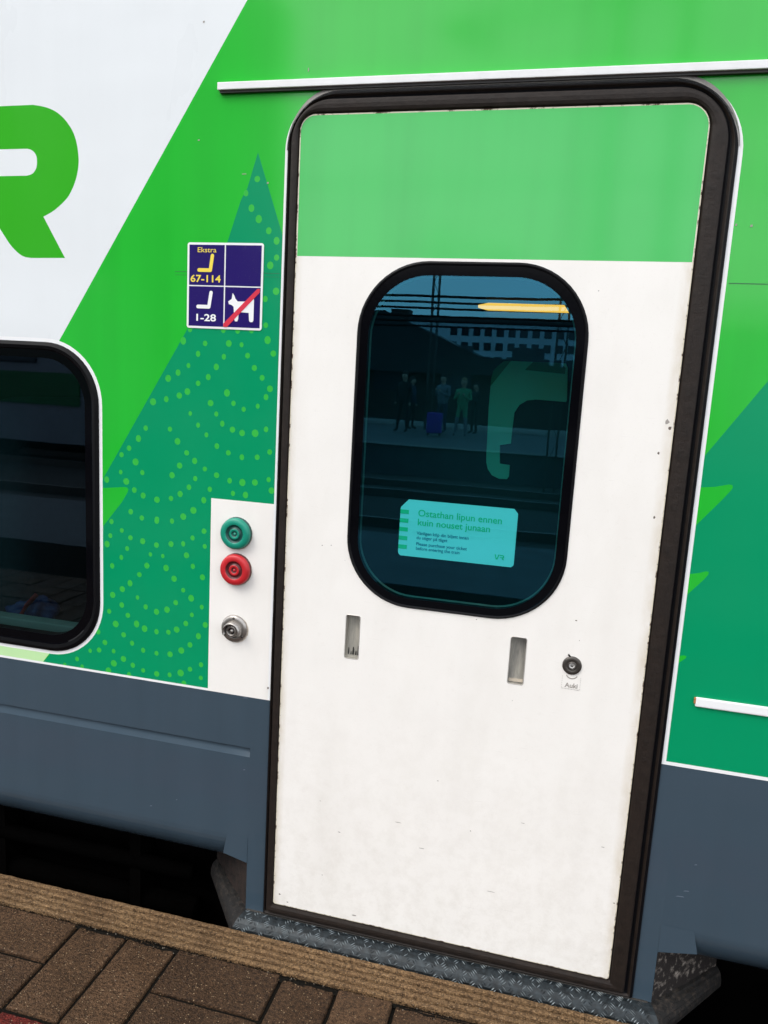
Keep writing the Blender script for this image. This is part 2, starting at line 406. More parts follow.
# keep the outline simple: drop the duplicate return point
Rp = LUs + [e1] + catmull(WL([(26.4,175.7),(31,174.4),(34.2,171.8),(36.4,167.5),(37,162),(36.5,156.5),(34.2,152.3),(31,149.8),(27.3,148.8)])) + [(e1[0]-.12, slot_top[1]), (e1[0]-.12, q0[1])]
R.append((Rp, LOGO))
vz1 = q0[1]; vz0 = LU[14][1]
vx = e1[0] - .16
R.append(([(vx, vz1), (vx-.15, vz0), (vx-.36, vz0), (vx-.60, vz1), (vx-.44, vz1), (vx-.265, vz0+.12), (vx-.245, vz0+.12), (vx-.16, vz1)], LOGO))
# pale strip under the passenger window
R.append(([(XL, ZL), W(42, 663), W(56, 645), (WX1-.10, WZ0+.05), (WX0, WZ0+.02), (XL, WZ0+.02)], PALE))
# printed spruce, left of the door
tl = WL([(258,152.5),(247.4,188),(241,200),(227.8,241),(186.9,330),(103,479)]) + [(WX1-.06, W(100,486)[1]-.02), (WX1-.06, W(103,560)[1])] + WL([(62,640),(42,663.5)])
spruce = tl + [(-.62, ZL), (-.62, 1.62)] + WL([(282.4,234.8)])
R.append((spruce, TREE))
lf = WL([(96,488.2),(112,487.6),(124,487.0),(127.3,487.6),(128.5,489.5),(127.5,492.5),(122,502),(103,526.5),(96,535)])
R.append((lf, GREEN))
# printed spruce right of the door, with three needle tips
R.append(([(.20, 1.135), W(703,458), W(768,381), (.75, 1.72), (1.00, 1.95), (1.35, 1.55), (2.10, .90), (2.3, ZL), (.20, ZL)], TREE))
for tri in ([(694,487.6),(715,486.8),(729,484.4),(732.3,485),(733,487.3),(731,490.5),(722,500),(696,525.4),(688,533)], [(682,575),(700,572.8),(706,571.2),(709,572),(708.3,574.6),(704,579.5),(688,594),(680,601)], [(676,656.5),(684,655.2),(686.6,656.4),(685.5,658.6),(680,662),(676,665)]):
    R.append((WL(tri), GREEN))
# printed dots of light, traced one by one
dots5 = [(442,90),(415,130),(378,175),(338,202),(300,224),(533,90),(582,95),(605,137),(514,141),(485,180),(631,184),(661,222),(691,264),(454,219),(415,243),(374,275),(343,290),(293,304),(242,314),(676,296),(644,331),(590,343),(551,320),(526,280),(463,319),(485,361),(508,398),(547,421),(584,434),(634,435),(676,420),(385,359),(415,404),(447,441),(487,484),(531,510),(583,527),(642,527),(690,507),(214,415),(186,455),(150,492),(121,517),(175,545),(201,586),(118,584),(139,620),(64,613),(307,419),(336,466),(371,510),(402,541),(344,559),(315,596),(441,572),(486,596),(536,617),(585,624),(633,624),(686,613),(404,609),(380,642),(346,668),(460,650),(549,666),(597,672),(437,692),(311,685),(257,690),(204,674),(170,653),(397,731),(358,755),(157,737),(199,760),(257,765),(682,77),(704,129),(675,20),(567,42),(512,38),(620,38),(358,80),(384,36),(697,655)]
dots6 = [(387,50),(434,77),(498,90),(563,90),(612,73),(655,44),(699,4),(498,0),(305,92),(349,130),(386,161),(438,176),(497,192),(559,188),(611,187),(651,162),(700,133),(300,152),(372,207),(286,188),(347,245),(308,281),(471,232),(524,239),(456,280),(538,290),(572,336),(424,318),(384,355),(351,380),(310,405),(416,416),(451,456),(497,477),(542,468),(579,438),(611,385),(645,419),(625,236),(652,283),(693,330),(703,198),(349,448),(375,492),(412,529),(446,549),(497,562),(548,564),(583,553),(622,527),(648,490),(690,457),(295,475),(323,529),(357,575),(393,611),(440,641),(497,654),(555,658),(603,642),(640,618),(676,581),(705,533),(277,608),(248,562),(214,643),(252,640),(158,678),(314,645),(356,678),(396,705),(440,727),(498,742),(553,746),(600,738),(640,722),(687,703),(315,697),(180,711),(292,728),(380,745),(614,782),(686,759),(106,703),(80,652)]
dots8 = [(424,214),(392,374),(432,434),(487,498),(530,553),(530,645),(495,688),(527,830),(468,872),(362,292)]
dd = [(90 + a/3.84, 320 + b/3.84) for a, b in dots5] + [(40 + a/4.267, 500 + b/4.267) for a, b in dots6] + [(180 + a/5.486, 140 + b/5.486) for a, b in dots8]
for px, py in dd:
    u, v = W(px, py); r = random.uniform(.0062, .0088)
    R.append((circ(u, v, r * random.uniform(.9, 1.12), 9, random.uniform(.8, 1.0), random.random()), DOT))
# white control panel left of the door
cp = [(W(211.3,498.6)[0], ZL), (-.62, ZL), (-.62, 1.080), (W(211.3,498.6)[0], 1.080)]
R.append((cp, DOORW))
# thin white lines: around the door rubber, above the skirt, around the window
po = rrect(OX0-.008, OX1+.010, ZL-.3, OZ1+.008, (.0, .0, .146, .124))
pi_ = rrect(OX0-.001, OX1+.003, ZL-.3, OZ1+.001, (.0, .0, .140, .118))
R.append(([(u, max(v, ZL)) for u, v in po if v > ZL - .2] if False else rrect(OX0-.006, OX1+.007, ZL-.0, OZ1+.007, (0, 0, .146, .124)), SWHITE))
R.append(([(XL, ZL), (cp[0][0], ZL), (cp[0][0], ZL+.006), (XL, ZL+.006)], SWHITE))
R.append(([(OX1, ZL), (XR, ZL), (XR, ZL+.008), (OX1, ZL+.008)], SWHITE))
R.append((rrect(WX0-.008, WX1+.008, WZ0-.008, WZ1+.008, .158), SWHITE))
R.append((rrect(WX0+.006, WX1-.006, WZ0+.006, WZ1-.006, .144), None))
R.append((open_hole, None))
R = [(p, mt) for p, mt in R]
mb = MB()
part_faces(mb, R)
side = mb.build('side_wall', T)
# panel seams: thin shadow gaps pressed into the sheet
mb = MB()
zs = W(150, 271)[1]
mb.poly([(-.93, zs), (OX0-.01, zs), (OX0-.01, zs+.0008), (-.93, zs+.0008)], .0006, SEAM)
mb.poly([(OX1+.012, zs), (3.2, zs), (3.2, zs+.0012), (OX1+.012, zs+.0012)], .0006, SEAM)
mb.poly([(-.93, zs-.0075), (OX0-.01, zs-.0075), (OX0-.01, zs-.0070), (-.93, zs-.0070)], .0006, SEAM)
# little knocks and scratches in the paint
for (a, b, l, h) in [(330-180+0,174,3,.6)]: pass
for px, py, w_, h_ in [(242,174.5,5,.8),(267,184,2,2),(198,141,2,1.5),(203,23,2,2),(267,689,2.5,3),(308,72,1,4),(750,227,2,2),(735,226,1.5,2),(242,764,0,0)]:
    if not w_: continue
    u, v = W(px, py); mb.poly([(u, v), (u+w_*.0022, v+h_*.0004), (u+w_*.0021, v+h_*.0022), (u+.0003, v+h_*.0018)], .0007, MARK)
mb.build('panel_seam', T)

# --- skirt with pressed groove, rounded under
prof_round = [(.080 + .125*(1-math.sin(math.radians(a))), .150*(1-math.cos(math.radians(a)))) for a in range(0, 91, 6)] + [(.080, .30)]
def skirt(x0, x1, groove, flat):
    mb = MB(); zt = ZL
    pr = [(zt, 0)]
    if groove: pr += [(.4530, 0), (.4520, .0070), (.4480, .0080), (.4400, .0055), (.4280, .0)]
    pr += prof_round if flat is None else [(flat, 0), (flat-.003, .002), (flat-.004, .06)]
    xs = [x0 + (x1-x0)*i/ max(1, int(abs(x1-x0)/1.5)) for i in range(max(1, int(abs(x1-x0)/1.5)) + 1)]
    n = len(pr); vs = [(x, y, z) for x in xs for z, y in pr]; 
    fs = [(i*n+j, (i+1)*n+j, (i+1)*n+j+1, i*n+j+1) for i in range(len(xs)-1) for j in range(n-1)]
    mb.add(vs, fs, SLATE, flat is None and not groove)
    for x in (x0, x1):
        if flat is not None: mb.add([(x, 0, .20), (x, .06, .20), (x, .06, flat-.004), (x, 0, flat)], [(0,1,2,3)], SLATE)
    return mb
sk = MB()
def merge(a, b):
    k = len(a.v); a.v += b.v
    for f, m_, s_ in zip(b.f, b.m, b.sm): a.f.append(tuple(k+i for i in f)); a.m.append(a.mi(b.mats[m_])); a.sm.append(s_)
merge(sk, skirt(XL, -.708, True, None)); merge(sk, skirt(-.708, OX0+.004, False, .0))
merge(sk, skirt(OX1-.004, .302, False, .0)); merge(sk, skirt(.302, XR, False, None))
# rounded end of the groove
sk.add([P3(-.708, .4530, 0), P3(-.708, .4280, 0), P3(-.697, .443, 0), P3(-.708, .448, -.0080)], [(0,3,2),(1,2,3)], SLATE)
# weld beads / scuffs
for px, py, l in [(243,698,6),(243,770,3),(150,806,3),(675,896,9),(683,891,6),(694,865,3),(176,800,2)]:
    u, v = W(px, py); sk.poly([(u, v), (u+l*.0022, v+.0015), (u+l*.0018, v+.0035), (u+l*.0006, v+.0025)], .0008, SCUF)
for fx in ([(-.775, .150), (-.708, .135), (-.708, .205), (-.766, .205)], [(.302, .135), (.385, .150), (.372, .205), (.302, .205)]):
    q_ = [(fx[k][0], (-.0008, -.0008, -.0008, -.0008)[k], fx[k][1]) for k in range(4)]
    sk.add(q_ + [(fx[0][0], .03, fx[0][1]-.02), (fx[1][0], .03, fx[1][1]-.02)], [(0,1,2,3),(0,1,5,4)], SLATE)
sk.build('skirt', T)

# --- body above and behind: upper side leaning in, roof, floor, underframe, far side
mb = MB()
upr = [(TOP, 0), (2.75, .04), (3.1, .12), (3.4, .26), (3.62, .5), (3.74, .9), (3.78, 1.45), (3.74, 2.0), (3.62, 2.4), (3.4, 2.64), (3.1, 2.78), (2.75, 2.86), (.58, 2.90), (.12, 2.86)]
n = len(upr); vs = [(x, y, z) for x in (XL, XR) for z, y in upr]
mb.add(vs, [(j, n+j, n+j+1, j+1) for j in range(n-1)], WHITE, True)
for x in (XL, XR): mb.add([(x, 0, .12)] + [(x, y, z) for z, y in upr], [tuple(range(n+1))], SLATE)
mb.build('roof', T)
mb = MB(); mb.box((XL+.1, .25, -.55), (XR-.1, 2.75, .085), UNDERSHADE)
mb.box((XL+.1, .10, .10), (-.90, 2.8, .12), UNDERSHADE); mb.box((.50, .10, .10), (XR-.1, 2.8, .12), UNDERSHADE)
mb.build('underframe', T)
mb = MB(); PIPE = plain('shaded_pipe', (.0015, .0013, .0012), .9, 0, 20, .6, .3, spec=.03)  # pipes coloured near black so they sink into the shade below
for y_, z_, r_ in ((.17, -.06, .022), (.20, -.20, .035)): mb.tube([(XL+.2, y_, z_), (-.95, y_, z_)], r_, PIPE, 12); mb.tube([(.62, y_, z_), (XR-.2, y_, z_)], r_, PIPE, 12)
for x_ in (-3.2, -2.3, -1.62, -1.15, .8, 1.7): mb.box((x_, .16, -.26), (x_+.035, .24, .09), PIPE)
mb.build('brake_pipe', T)

# --- rain rail over the door
rz1, rz0 = 2.0070, 1.9915; rx0 = W(220, 87)[0]
mb = MB(); mb.bbox((rx0, -.014, rz0), (XR-.2, -.002, rz1), ALU, .0015); mb.box((rx0+.004, -.009, rz0-.005), (XR-.2, -.001, rz0-.0005), RAILSH)
mb.build('rain_rail', T)

# --- door rubber: matched loops from the leaf to the outer edge
A = rrect(DX0-.001, DX1+.001, DZ0-.002, DZ1+.001, (.004, .004, .046, .036))
B = rrect(OX0, OX1, OZ0, OZ1, (.004, .004, .140, .118))
mb = MB()
mb.ring(A, B, [(0, -.012, RUBBER2), (.02, .001, RUBBER), (.07, .0070, RUBBER), (.20, .0092, RUBBER), (.38, .0100, RUBBER), (.54, .0096, RUBBER), (.60, .0080, RUBBER2), (.63, .0035, RUBBER2), (.69, .0005, RUBBER2), (.75, .0015, RUBBER), (.82, .0052, RUBBER), (.85, .0060, RUBBER2), (.88, .0045, RUBBER2), (.95, .004, RUBBER2), (1, -.004)], RUBBER)
# grey lip over the top edge
Bl = rrect(OX0-.004, OX1+.005, OZ0, OZ1+.010, (.004, .004, .146, .122)); nq = len(Bl)
seg_i = [i for i in range(nq) if Bl[i][1] > 1.85]
kw = lambda z: max(0, min(1, (z-1.85)/.12))
bt = [B[i] for i in seg_i]; top = [(B[i][0]+(Bl[i][0]-B[i][0])*kw(Bl[i][1]), B[i][1]+(Bl[i][1]-B[i][1])*kw(Bl[i][1])) for i in seg_i]
vs = [P3(*p, .0030) for p in top] + [P3(*p, .0062) for p in bt]; k = len(top)
vs2 = vs + [P3(*p, -.001) for p in top]
mb.add(vs2, [(i, i+1, k+i+1, k+i) for i in range(k-1)] + [(2*k+i, 2*k+i+1, i+1, i) for i in range(k-1)], GREYRUB)
mb.build('door_seal', T)
# nicks in the rubber are part of its material; jamb behind the rubber
mb = MB(); mb.box((OX0, .004, -.02), (DX0+.02, .12, 2.0), RUBBER2); mb.box((DX1-.02, .004, -.02), (OX1, .12, 2.0), RUBBER2); mb.box((DX0, .004, 1.92), (DX1, .12, 2.0), RUBBER2); mb.box((DX0, .004, .0), (DX1, .12, .06), RUBBER2)
mb.build('door_jamb', T)

# --- door leaf
GX0, GX1, GZ0, GZ1 = -.4800, .0180, .869, 1.639; GR = .155
LO = .0035
leaf_out = rrect(DX0, DX1, DZ0, DZ1, (.006, .006, .045, .035))
leaf_in = rrect(DX0+.0022, DX1-.002, DZ0+.0018, DZ1-.0026, (.005, .005, .042, .032))
zg = (W(300, 256)[1] + W(694, 263)[1]) / 2
def chipline(x0, x1, z0, z1, n):
    return
regs = [(leaf_out, CREAM), (leaf_in, DOORW)]
gl = [(u, v) for u, v in leaf_in if v > zg]
regs.append(([(DX1-.003, zg)] + gl + [(DX0+.0035, zg)], GREENU))
regs.append((rrect(GX0+.006, GX1-.006, GZ0+.006, GZ1-.006, GR-.006), None))
s1 = rrect(*[W(346, 636)[0], W(359.5, 636)[0], W(352, 658)[1], W(353, 615)[1]], .0045, 5)
s2 = rrect(*[W(509.5, 660)[0], W(525, 660)[0], W(516, 683.5)[1], W(518, 637)[1]], .0045, 5)
regs += [(s1, None), (s2, None)]
# paint chips at their places on the leaf
chips = [(398,272,2,2),(598,291,1.5,2),(565-0+100,422,5,9),(657,453,3,4),(668,428,4,6),(653,517,3,6),(575,620,3,2),(579,640,1,2),(620,900,4,3),(613,902,3,2),(279,893,4,3),(287,901,3,2),(338,831,5,2),(322,874,2,2),(352,914,8,3),(419,847,9,1.4),(487,890,12,1.5),(470,830,2,2),(601,846,5,1.6),(521,822,5,1),(395,821,10,1.2),(437,780,3,1),(320,800,3,1),(476,619,2,1.4),(512,700,1.2,1.2),(640,722,2,1),(331,545,2,2),(345,560,1,1),(322,545,2,2)]
for px, py, w_, h_ in chips:
    u, v = W(px, py); a = w_*.0018; b = h_*.0014
    if abs(u-DX0) < .006 or abs(u-DX1) < .006: continue
    q = [(u + a*(.5+.5*math.cos(t))*random.uniform(.75, 1.05), v + b*(.5*math.sin(t))*random.uniform(.6, 1.1)) for t in [i*math.pi/4 for i in range(8)]]
    regs.append((q, CHIP if w_ < 6 and random.random() < .5 else MARK))
mb = MB(); part_faces(mb, regs, LO)
n_ = len(leaf_out)
mb.add([P3(*p, LO) for p in leaf_out] + [P3(*p, -.04) for p in leaf_out], [(i, (i+1) % n_, n_+(i+1) % n_, n_+i) for i in range(n_)], CREAM)
mb.box((DX0+.01, .038, DZ0+.01), (GX0-.01, .042, DZ1-.02), INT); mb.box((GX1+.01, .038, DZ0+.01), (DX1-.01, .042, DZ1-.02), INT)
mb.box((GX0-.01, .038, DZ0+.01), (GX1+.01, .042, GZ0), INT); mb.box((GX0-.01, .038, GZ1), (GX1+.01, .042, DZ1-.02), INT)
door = mb.build('door', T); tag(door, 'white sliding plug door with a green top panel')
# faint pencil-like scratch lines
# --- finger slots
for i, s_ in enumerate((s1, s2)):
    mb = MB(); u0 = min(p[0] for p in s_); u1 = max(p[0] for p in s_); v0 = min(p[1] for p in s_); v1 = max(p[1] for p in s_); n_ = len(s_)
    back = [P3(u0 + (p[0]-u0)*.98 + .0005, p[1], -.009 - .010*((p[1]-v0)/(v1-v0))) for p in s_]
    mb.add([P3(*p, LO) for p in s_] + back, [(k, (k+1) % n_, n_+(k+1) % n_, n_+k) for k in range(n_)], SLOT)
    sl_o = rrect(u0-.0014, u1+.0014, v0-.0014, v1+.0014, .0055, 5)
    mb.ring(sl_o, s_, [(0, LO+.0001), (.5, LO+.0008), (1, LO-.0015)], STEEL)
    mb.add(back, [tuple(range(n_))], SLOT)
    if i == 0:
        for a, w_, h_ in [(.12, .003, .030), (.30, .0025, .018), (.42, .004, .034), (.62, .003, .022), (.76, .005, .038)]:
            x = u0 + a*(u1-u0)*1.1; mb.add([P3(x, v0+.006, -.0076), P3(x+w_, v0+.006, -.0076), P3(x+w_*.8, v0+h_*.7, -.0090), P3(x+w_*.2, v0+h_*.75, -.0092)], [(0,1,2,3)], SLOTW)
    else:
        mb.box((u0+.001, .006, v0+.002), (u1-.001, .0105, v0+.008), GRIME)
    sl_ = mb.build('finger_slot', door)
    tag(sl_, 'finger slot with black wear at its foot' if i == 0 else 'finger slot with a clean grey back')

# --- door window: black border, rubber lip, glass
mb = MB()
Wa = rrect(GX0, GX1, GZ0, GZ1, GR); Wb = rrect(GX0+.026, GX1-.025, GZ0+.023, GZ1-.030, GR-.024)
mb.ring(Wa, Wb, [(0, LO-.002), (.02, LO+.0015, RUBBER2), (.16, LO+.0040, RUBBER2), (.26, LO+.0030, FRIT), (.30, LO+.0018, FRIT), (1, LO+.0012, RUBBER2), (1.0, -.010, STEEL), (1.10, -.016)], RUBBER2)
mb.build('window_frame', door)
mb = MB(); Wg = rrect(GX0+.0245, GX1-.0235, GZ0+.0215, GZ1-.0285, GR-.024)
mb.add([P3(*p, LO+.0006) for p in Wg], [tuple(range(len(Wg)))], GLASS); mb.build('glass_pane', door)
# --- ticket notice behind the glass
ny = .012
nx0, nx1 = W(399, 535, ny)[0], W(516, 538, ny)[0]; nz1, nz0 = W(460, 504.0, ny)[1], W(456, 561.3, ny)[1]
mb = MB(); w_, h_ = nx1-nx0, nz1-nz0
card = [(nx0+.006, nz0), (nx1-.006, nz0), (nx1-.001, nz0+.004), (nx1, nz0+.008), (nx1, nz1-.010), (nx1-.009, nz1), (nx0+.018, nz1), (nx0+.001, nz1-.019), (nx0, nz1-.024), (nx0, nz0+.008), (nx0+.002, nz0+.003)]
mb.poly(card, -ny-.0006, NOTE, .0006)
for k in range(5):
    z = nz1 - h_*(.185 + .155*k); mb.poly([(nx0, z), (nx0+w_*.075, z), (nx0+w_*.075, z-h_*.072), (nx0, z-h_*.072)], -ny+.0004, NGREEN)
mb.text('Ostathan lipun ennen', nx0+w_*.155, nz1-h_*.275, h_*.165, -ny+.0005, NGREEN, width=w_*.715, bold=.012)
mb.text('kuin nouset junaan', nx0+w_*.155, nz1-h_*.435, h_*.165, -ny+.0005, NGREEN, width=w_*.62, bold=.012)
mb.text('Vänligen köp din biljett innan', nx0+w_*.155, nz1-h_*.60, h_*.080, -ny+.0005, NTEXT, width=w_*.45, bold=.01)
mb.text('du stiger på tåget', nx0+w_*.155, nz1-h_*.68, h_*.080, -ny+.0005, NTEXT, width=w_*.27, bold=.01)
mb.text('Please purchase your ticket', nx0+w_*.155, nz1-h_*.79, h_*.080, -ny+.0005, NTEXT, width=w_*.44, bold=.01)
mb.text('before entering the train', nx0+w_*.155, nz1-h_*.87, h_*.080, -ny+.0005, NTEXT, width=w_*.38, bold=.01)
lx, lz, lw, lh = nx0+w_*.835, nz1-h_*.89, w_*.082, h_*.085
def vr(mb, x, z, w, h, o, mat):
    mb.poly([(x, z+h), (x+w*.14, z), (x+w*.32, z), (x+w*.50, z+h*.99), (x+w*.38, z+h), (x+w*.26, z+h*.35), (x+w*.20, z+h*.35), (x+w*.12, z+h)], o, mat)
    mb.poly([(x+w*.50, z+h), (x+w*.84, z+h), (x+w*.96, z+h*.88), (x+w, z+h*.66), (x+w*.96, z+h*.42), (x+w*.88, z+h*.32), (x+w, z), (x+w*.84, z), (x+w*.70, z+h*.40), (x+w*.56, z+h*.40), (x+w*.56, z+h*.56), (x+w*.82, z+h*.56), (x+w*.86, z+h*.68), (x+w*.82, z+h*.78), (x+w*.53, z+h*.78)], o, mat)
vr(mb, lx, lz, lw, lh, -ny+.0005, NGREEN)
tag(mb.build('ticket_notice', door), 'pale notice card with green Finnish lettering stuck inside the glass')

# --- lock and its little sign
u, v = W(572, 665)
mb = MB(); R_ = .0205
mb.lathe(u, v, [(R_+.001, LO-.001), (R_, LO+.002), (R_*.93, LO+.0035), (R_*.60, LO+.0038), (R_*.55, LO+.003), (R_*.44, LO+.003), (R_*.40, LO+.0045), (R_*.34, LO+.0045), (R_*.31, LO-.004), (R_*.16, LO-.004), (R_*.14, LO+.001), (0.0001, LO+.001)], [DSTEEL]*6 + [DSTEEL, RUBBER2, RUBBER2, RUBBER2, STEEL], 40)
mb.poly([(u-.011, v+.0235), (u-.006, v+.0185), (u-.0035, v+.0205), (u-.009, v+.026)], LO+.0005, RUBBER2, .002)
mb.build('door_lock', door)
mb = MB(); lu0, lu1 = W(562, 681)[0], W(580.5, 681)[0]; lz0, lz1 = W(571, 688.5)[1], W(572, 675.5)[1]
mb.poly(rrect(lu0, lu1, lz0, lz1, .003, 3), LO+.0004, DOORW)
for a, b in [((lu0, lz0), (lu1, lz0)), ((lu0, lz0), (lu0, lz1)), ((lu1, lz0), (lu1, lz1))]:
    for k in range(6):
        t0, t1 = k/6, k/6+.11; ax, az = a[0]+(b[0]-a[0])*t0, a[1]+(b[1]-a[1])*t0; bx_, bz = a[0]+(b[0]-a[0])*t1, a[1]+(b[1]-a[1])*t1
        e = .0004; mb.poly([(ax-e, az-e), (bx_+e, az-e if az == bz else bz+e), (bx_+e, bz+e), (ax-e, az+e if az == bz else bz+e)], LO+.0008, MARK)
lc = (lu0+lu1)/2
arc = [(lc + .013*math.cos(a), lz1 + .0045 + .012*math.sin(a)*.95) for a in [math.radians(200 + 14*k) for k in range(11)]]
mb.poly(arc + [(lc + .0118*math.cos(a), lz1 + .0055 + .0112*math.sin(a)*.90) for a in [math.radians(200 + 14*k) for k in range(10, -1, -1)]], LO+.0009, MARK)
mb.text('Auki', lc+.001, lz0+.0035, .0150, LO+.0009, MARK, width=.028, bold=.02, align='CENTER')
tag(mb.build('lock_label', door), 'small worn label with the word Auki under an arc')

# --- push buttons on the white panel
def button(px, py, m1, m2, lab):
    u, v = W(px, py); r = .0385
    mb = MB()
    # grime ring that has crept round the button on the paint
    mb.poly([(u + .002 + (r-.001+random.uniform(0, .0016))*math.cos(a), v - .001 + (r+.000+random.uniform(0, .0016))*math.sin(a)) for a in [2*math.pi*i/40 for i in range(40)]], .0006, GRIME)
    mb.lathe(u, v, [(r+.001, 0), (r, .008), (r*.97, .0135), (r*.90, .0165), (r*.62, .0175), (r*.575, .0165), (r*.53, .0125), (r*.38, .0125), (r*.34, .0160), (r*.30, .0165), (r*.19, .0160), (r*.15, .0140), (r*.09, .0140), (.0001, .0165)],
             [m2, m1, m1, m1, m1, m2, m2, m2, m1, m1, m2, m2, m1], 56)
    o = mb.build('push_button', T); tag(o, lab)
button(237.1, 533, BGREEN, BGREEN2, 'green upper push button'); button(236.7, 569, BRED, BRED2, 'red lower push button')
# --- hooded lock socket
u, v = W(234.6, 628.5); r = .034
mb = MB()
mb.poly([(u + .002 + (r+.0+random.uniform(0, .0016))*math.cos(a), v - .001 + (r+.0+random.uniform(0, .0016))*math.sin(a)) for a in [2*math.pi*i/40 for i in range(40)]], .0006, GRIME)
mb.lathe(u, v, [(r+.001, 0), (r, .003), (r*.94, .006), (r*.66, .0075), (r*.62, .007), (r*.58, -.004), (0.0001, -.004)], [STEEL, STEEL, STEEL, STEEL, DSTEEL, RUBBER2], 48)
mb.lathe(u-.002, v-.003, [(r*.44, -.003), (r*.44, .014), (r*.38, .017), (r*.26, .017), (r*.22, .012), (r*.14, .012), (r*.12, .016), (.0001, .016)], [DSTEEL, STEEL, STEEL, DSTEEL, RUBBER2, STEEL, STEEL], 32)
# half-round hood over the key pin
hood = []; seg = 20
for k in range(seg+1):
    a = math.radians(-25 + 230*k/seg); hood.append((math.cos(a), math.sin(a)))
for r0, r1, o0, o1 in ((r*.60, r*.66, .006, .026),):
    vs = [P3(u + c*r0, v - .002 + s_*r0, o0) for c, s_ in hood] + [P3(u + c*r0*.9, v - .002 + s_*r0*.9, o1) for c, s_ in hood] + [P3(u + c*r1*.98, v - .002 + s_*r1*.98, o1-.001) for c, s_ in hood] + [P3(u + c*r1*1.05, v - .002 + s_*r1*1.05, o0) for c, s_ in hood]
    k = seg+1
    mb.add(vs, [(j*k+i, j*k+i+1, (j+1)*k+i+1, (j+1)*k+i) for j in range(3) for i in range(seg)], STEEL, True)
for a in (90, 215, 325):
    mb.lathe(u + r*.82*math.cos(math.radians(a)), v + r*.82*math.sin(math.radians(a)), [(.0032, .006), (.0028, .008), (.0001, .0085)], DSTEEL, 12)
mb.build('lock_socket', T)

# --- route sign
sx0, sx1, sz0, sz1 = -.8975, -.7085, 1.4795, 1.6715
mb = MB(); mb.poly(rrect(sx0, sx1, sz0, sz1, .006, 5), .0005, SWHITE, .001)
sw, sh = sx1-sx0, sz1-sz0; g = .005; mx = sx0 + sw*.502; mz = sz0 + sh*.500
for a, b, c, d in ((sx0+g, mx-.0016, mz+.0014, sz1-g), (mx+.0016, sx1-g, mz+.0014, sz1-g), (sx0+g, mx-.0016, sz0+g, mz-.0014), (mx+.0016, sx1-g, sz0+g, mz-.0014)):
    mb.poly([(a, c), (b, c), (b, d), (a, d)], .0019, NAVY)
so = .0023
def S_(a, b): return (sx0 + sw*a, sz1 - sh*b)      # sign-relative place, from the top left corner
def stroke(a, b, hw, mat):
    A_, B_ = Vector(S_(*a)), Vector(S_(*b)); an = math.atan2(B_.y-A_.y, B_.x-A_.x); q = []
    for c, st in ((B_, -90), (A_, 90)):
        q += [(c.x + hw*math.cos(an+math.radians(st+22.5*k)), c.y + hw*math.sin(an+math.radians(st+22.5*k))) for k in range(9)]
    mb.poly(q, so, mat)
for a_, b_, c_, m_ in (((.335, .150), (.310, .318), (.160, .318), SYEL), ((.325, .578), (.298, .745), (.152, .745), SWHITE)):
    stroke(a_, b_, .0042, m_); so += .0002; stroke(c_, (b_[0], b_[1]), .0042, m_); so -= .0002
mb.text('Ekstra', *S_(.255, .112), .0158, so, SYEL, width=.047, bold=.004, align='CENTER')
mb.text('67-114', *S_(.245, .456), .0220, so, SYEL, width=.076, bold=.02, align='CENTER')
mb.text('1-28', *S_(.235, .912), .0220, so, SWHITE, width=.050, bold=.02, align='CENTER')
dog = [(.555,.675),(.60,.645),(.612,.575),(.632,.60),(.650,.640),(.680,.672),(.84,.668),(.862,.625),(.885,.615),(.893,.65),(.892,.89),(.878,.907),(.848,.907),(.835,.89),(.828,.80),(.698,.795),(.692,.875),(.680,.905),(.650,.905),(.640,.88),(.628,.735),(.60,.715),(.565,.705)]
mb.poly([S_(a, b) for a, b in dog], so, SWHITE)
mb.poly([S_(.497, .975), S_(.497, .935), S_(.935, .520), S_(.968, .520), S_(.968, .560), S_(.545, .975)], so+.0005, SRED)
tag(mb.build('information_sign', T), 'small navy pictogram sign with seat numbers and a crossed-out dog')

# --- white moulded grip rail right of the door
mb = MB(); gz = .7425
mb.bbox((.3115, -.006, gz-.0105), (1.12, -.0005, gz+.0105), SWHITE, .0028)
mb.bbox((.3085, -.0057, gz-.0045), (.3135, -.0005, gz+.0095), plain('rust_orange', (.45, .17, .06), .8, 0, 200, .5, .3), .0020)
mb.build('side_rail', T)

# --- door step of chequer plate with slanted wings
base = [(-.872, .167), (-.705, 0), (.300, 0), (.472, .172)]
def offs(d):
    t = math.tan(math.radians(22.5)); s = math.sqrt(.5)
    return [(base[0][0]-d*s*.38, base[0][1]-d*s*.38), (base[1][0]-d*t, -d), (base[2][0]+d*t, -d), (base[3][0]+d*s*.38, base[3][1]-d*s*.38)]
sp = [(0, .0035), (.012, .0015), (.028, -.004), (.038, -.011), (.045, -.020), (.048, -.030), (.0485, -.040), (.044, -.043), (.006, -.044)]
mb = MB(); rows = [[(x, y, z) for x, y in offs(d)] for d, z in sp]
vs = [p for r_ in rows for p in r_]
for i in range(3): mb.add(vs, [(j*4+i, j*4+i+1, (j+1)*4+i+1, (j+1)*4+i) for j in range(len(sp)-1)], TREAD if i == 1 else WING, False)
for e in (0, 3): mb.add([r_[e] for r_ in rows] , [tuple(range(len(rows)))], TREAD)
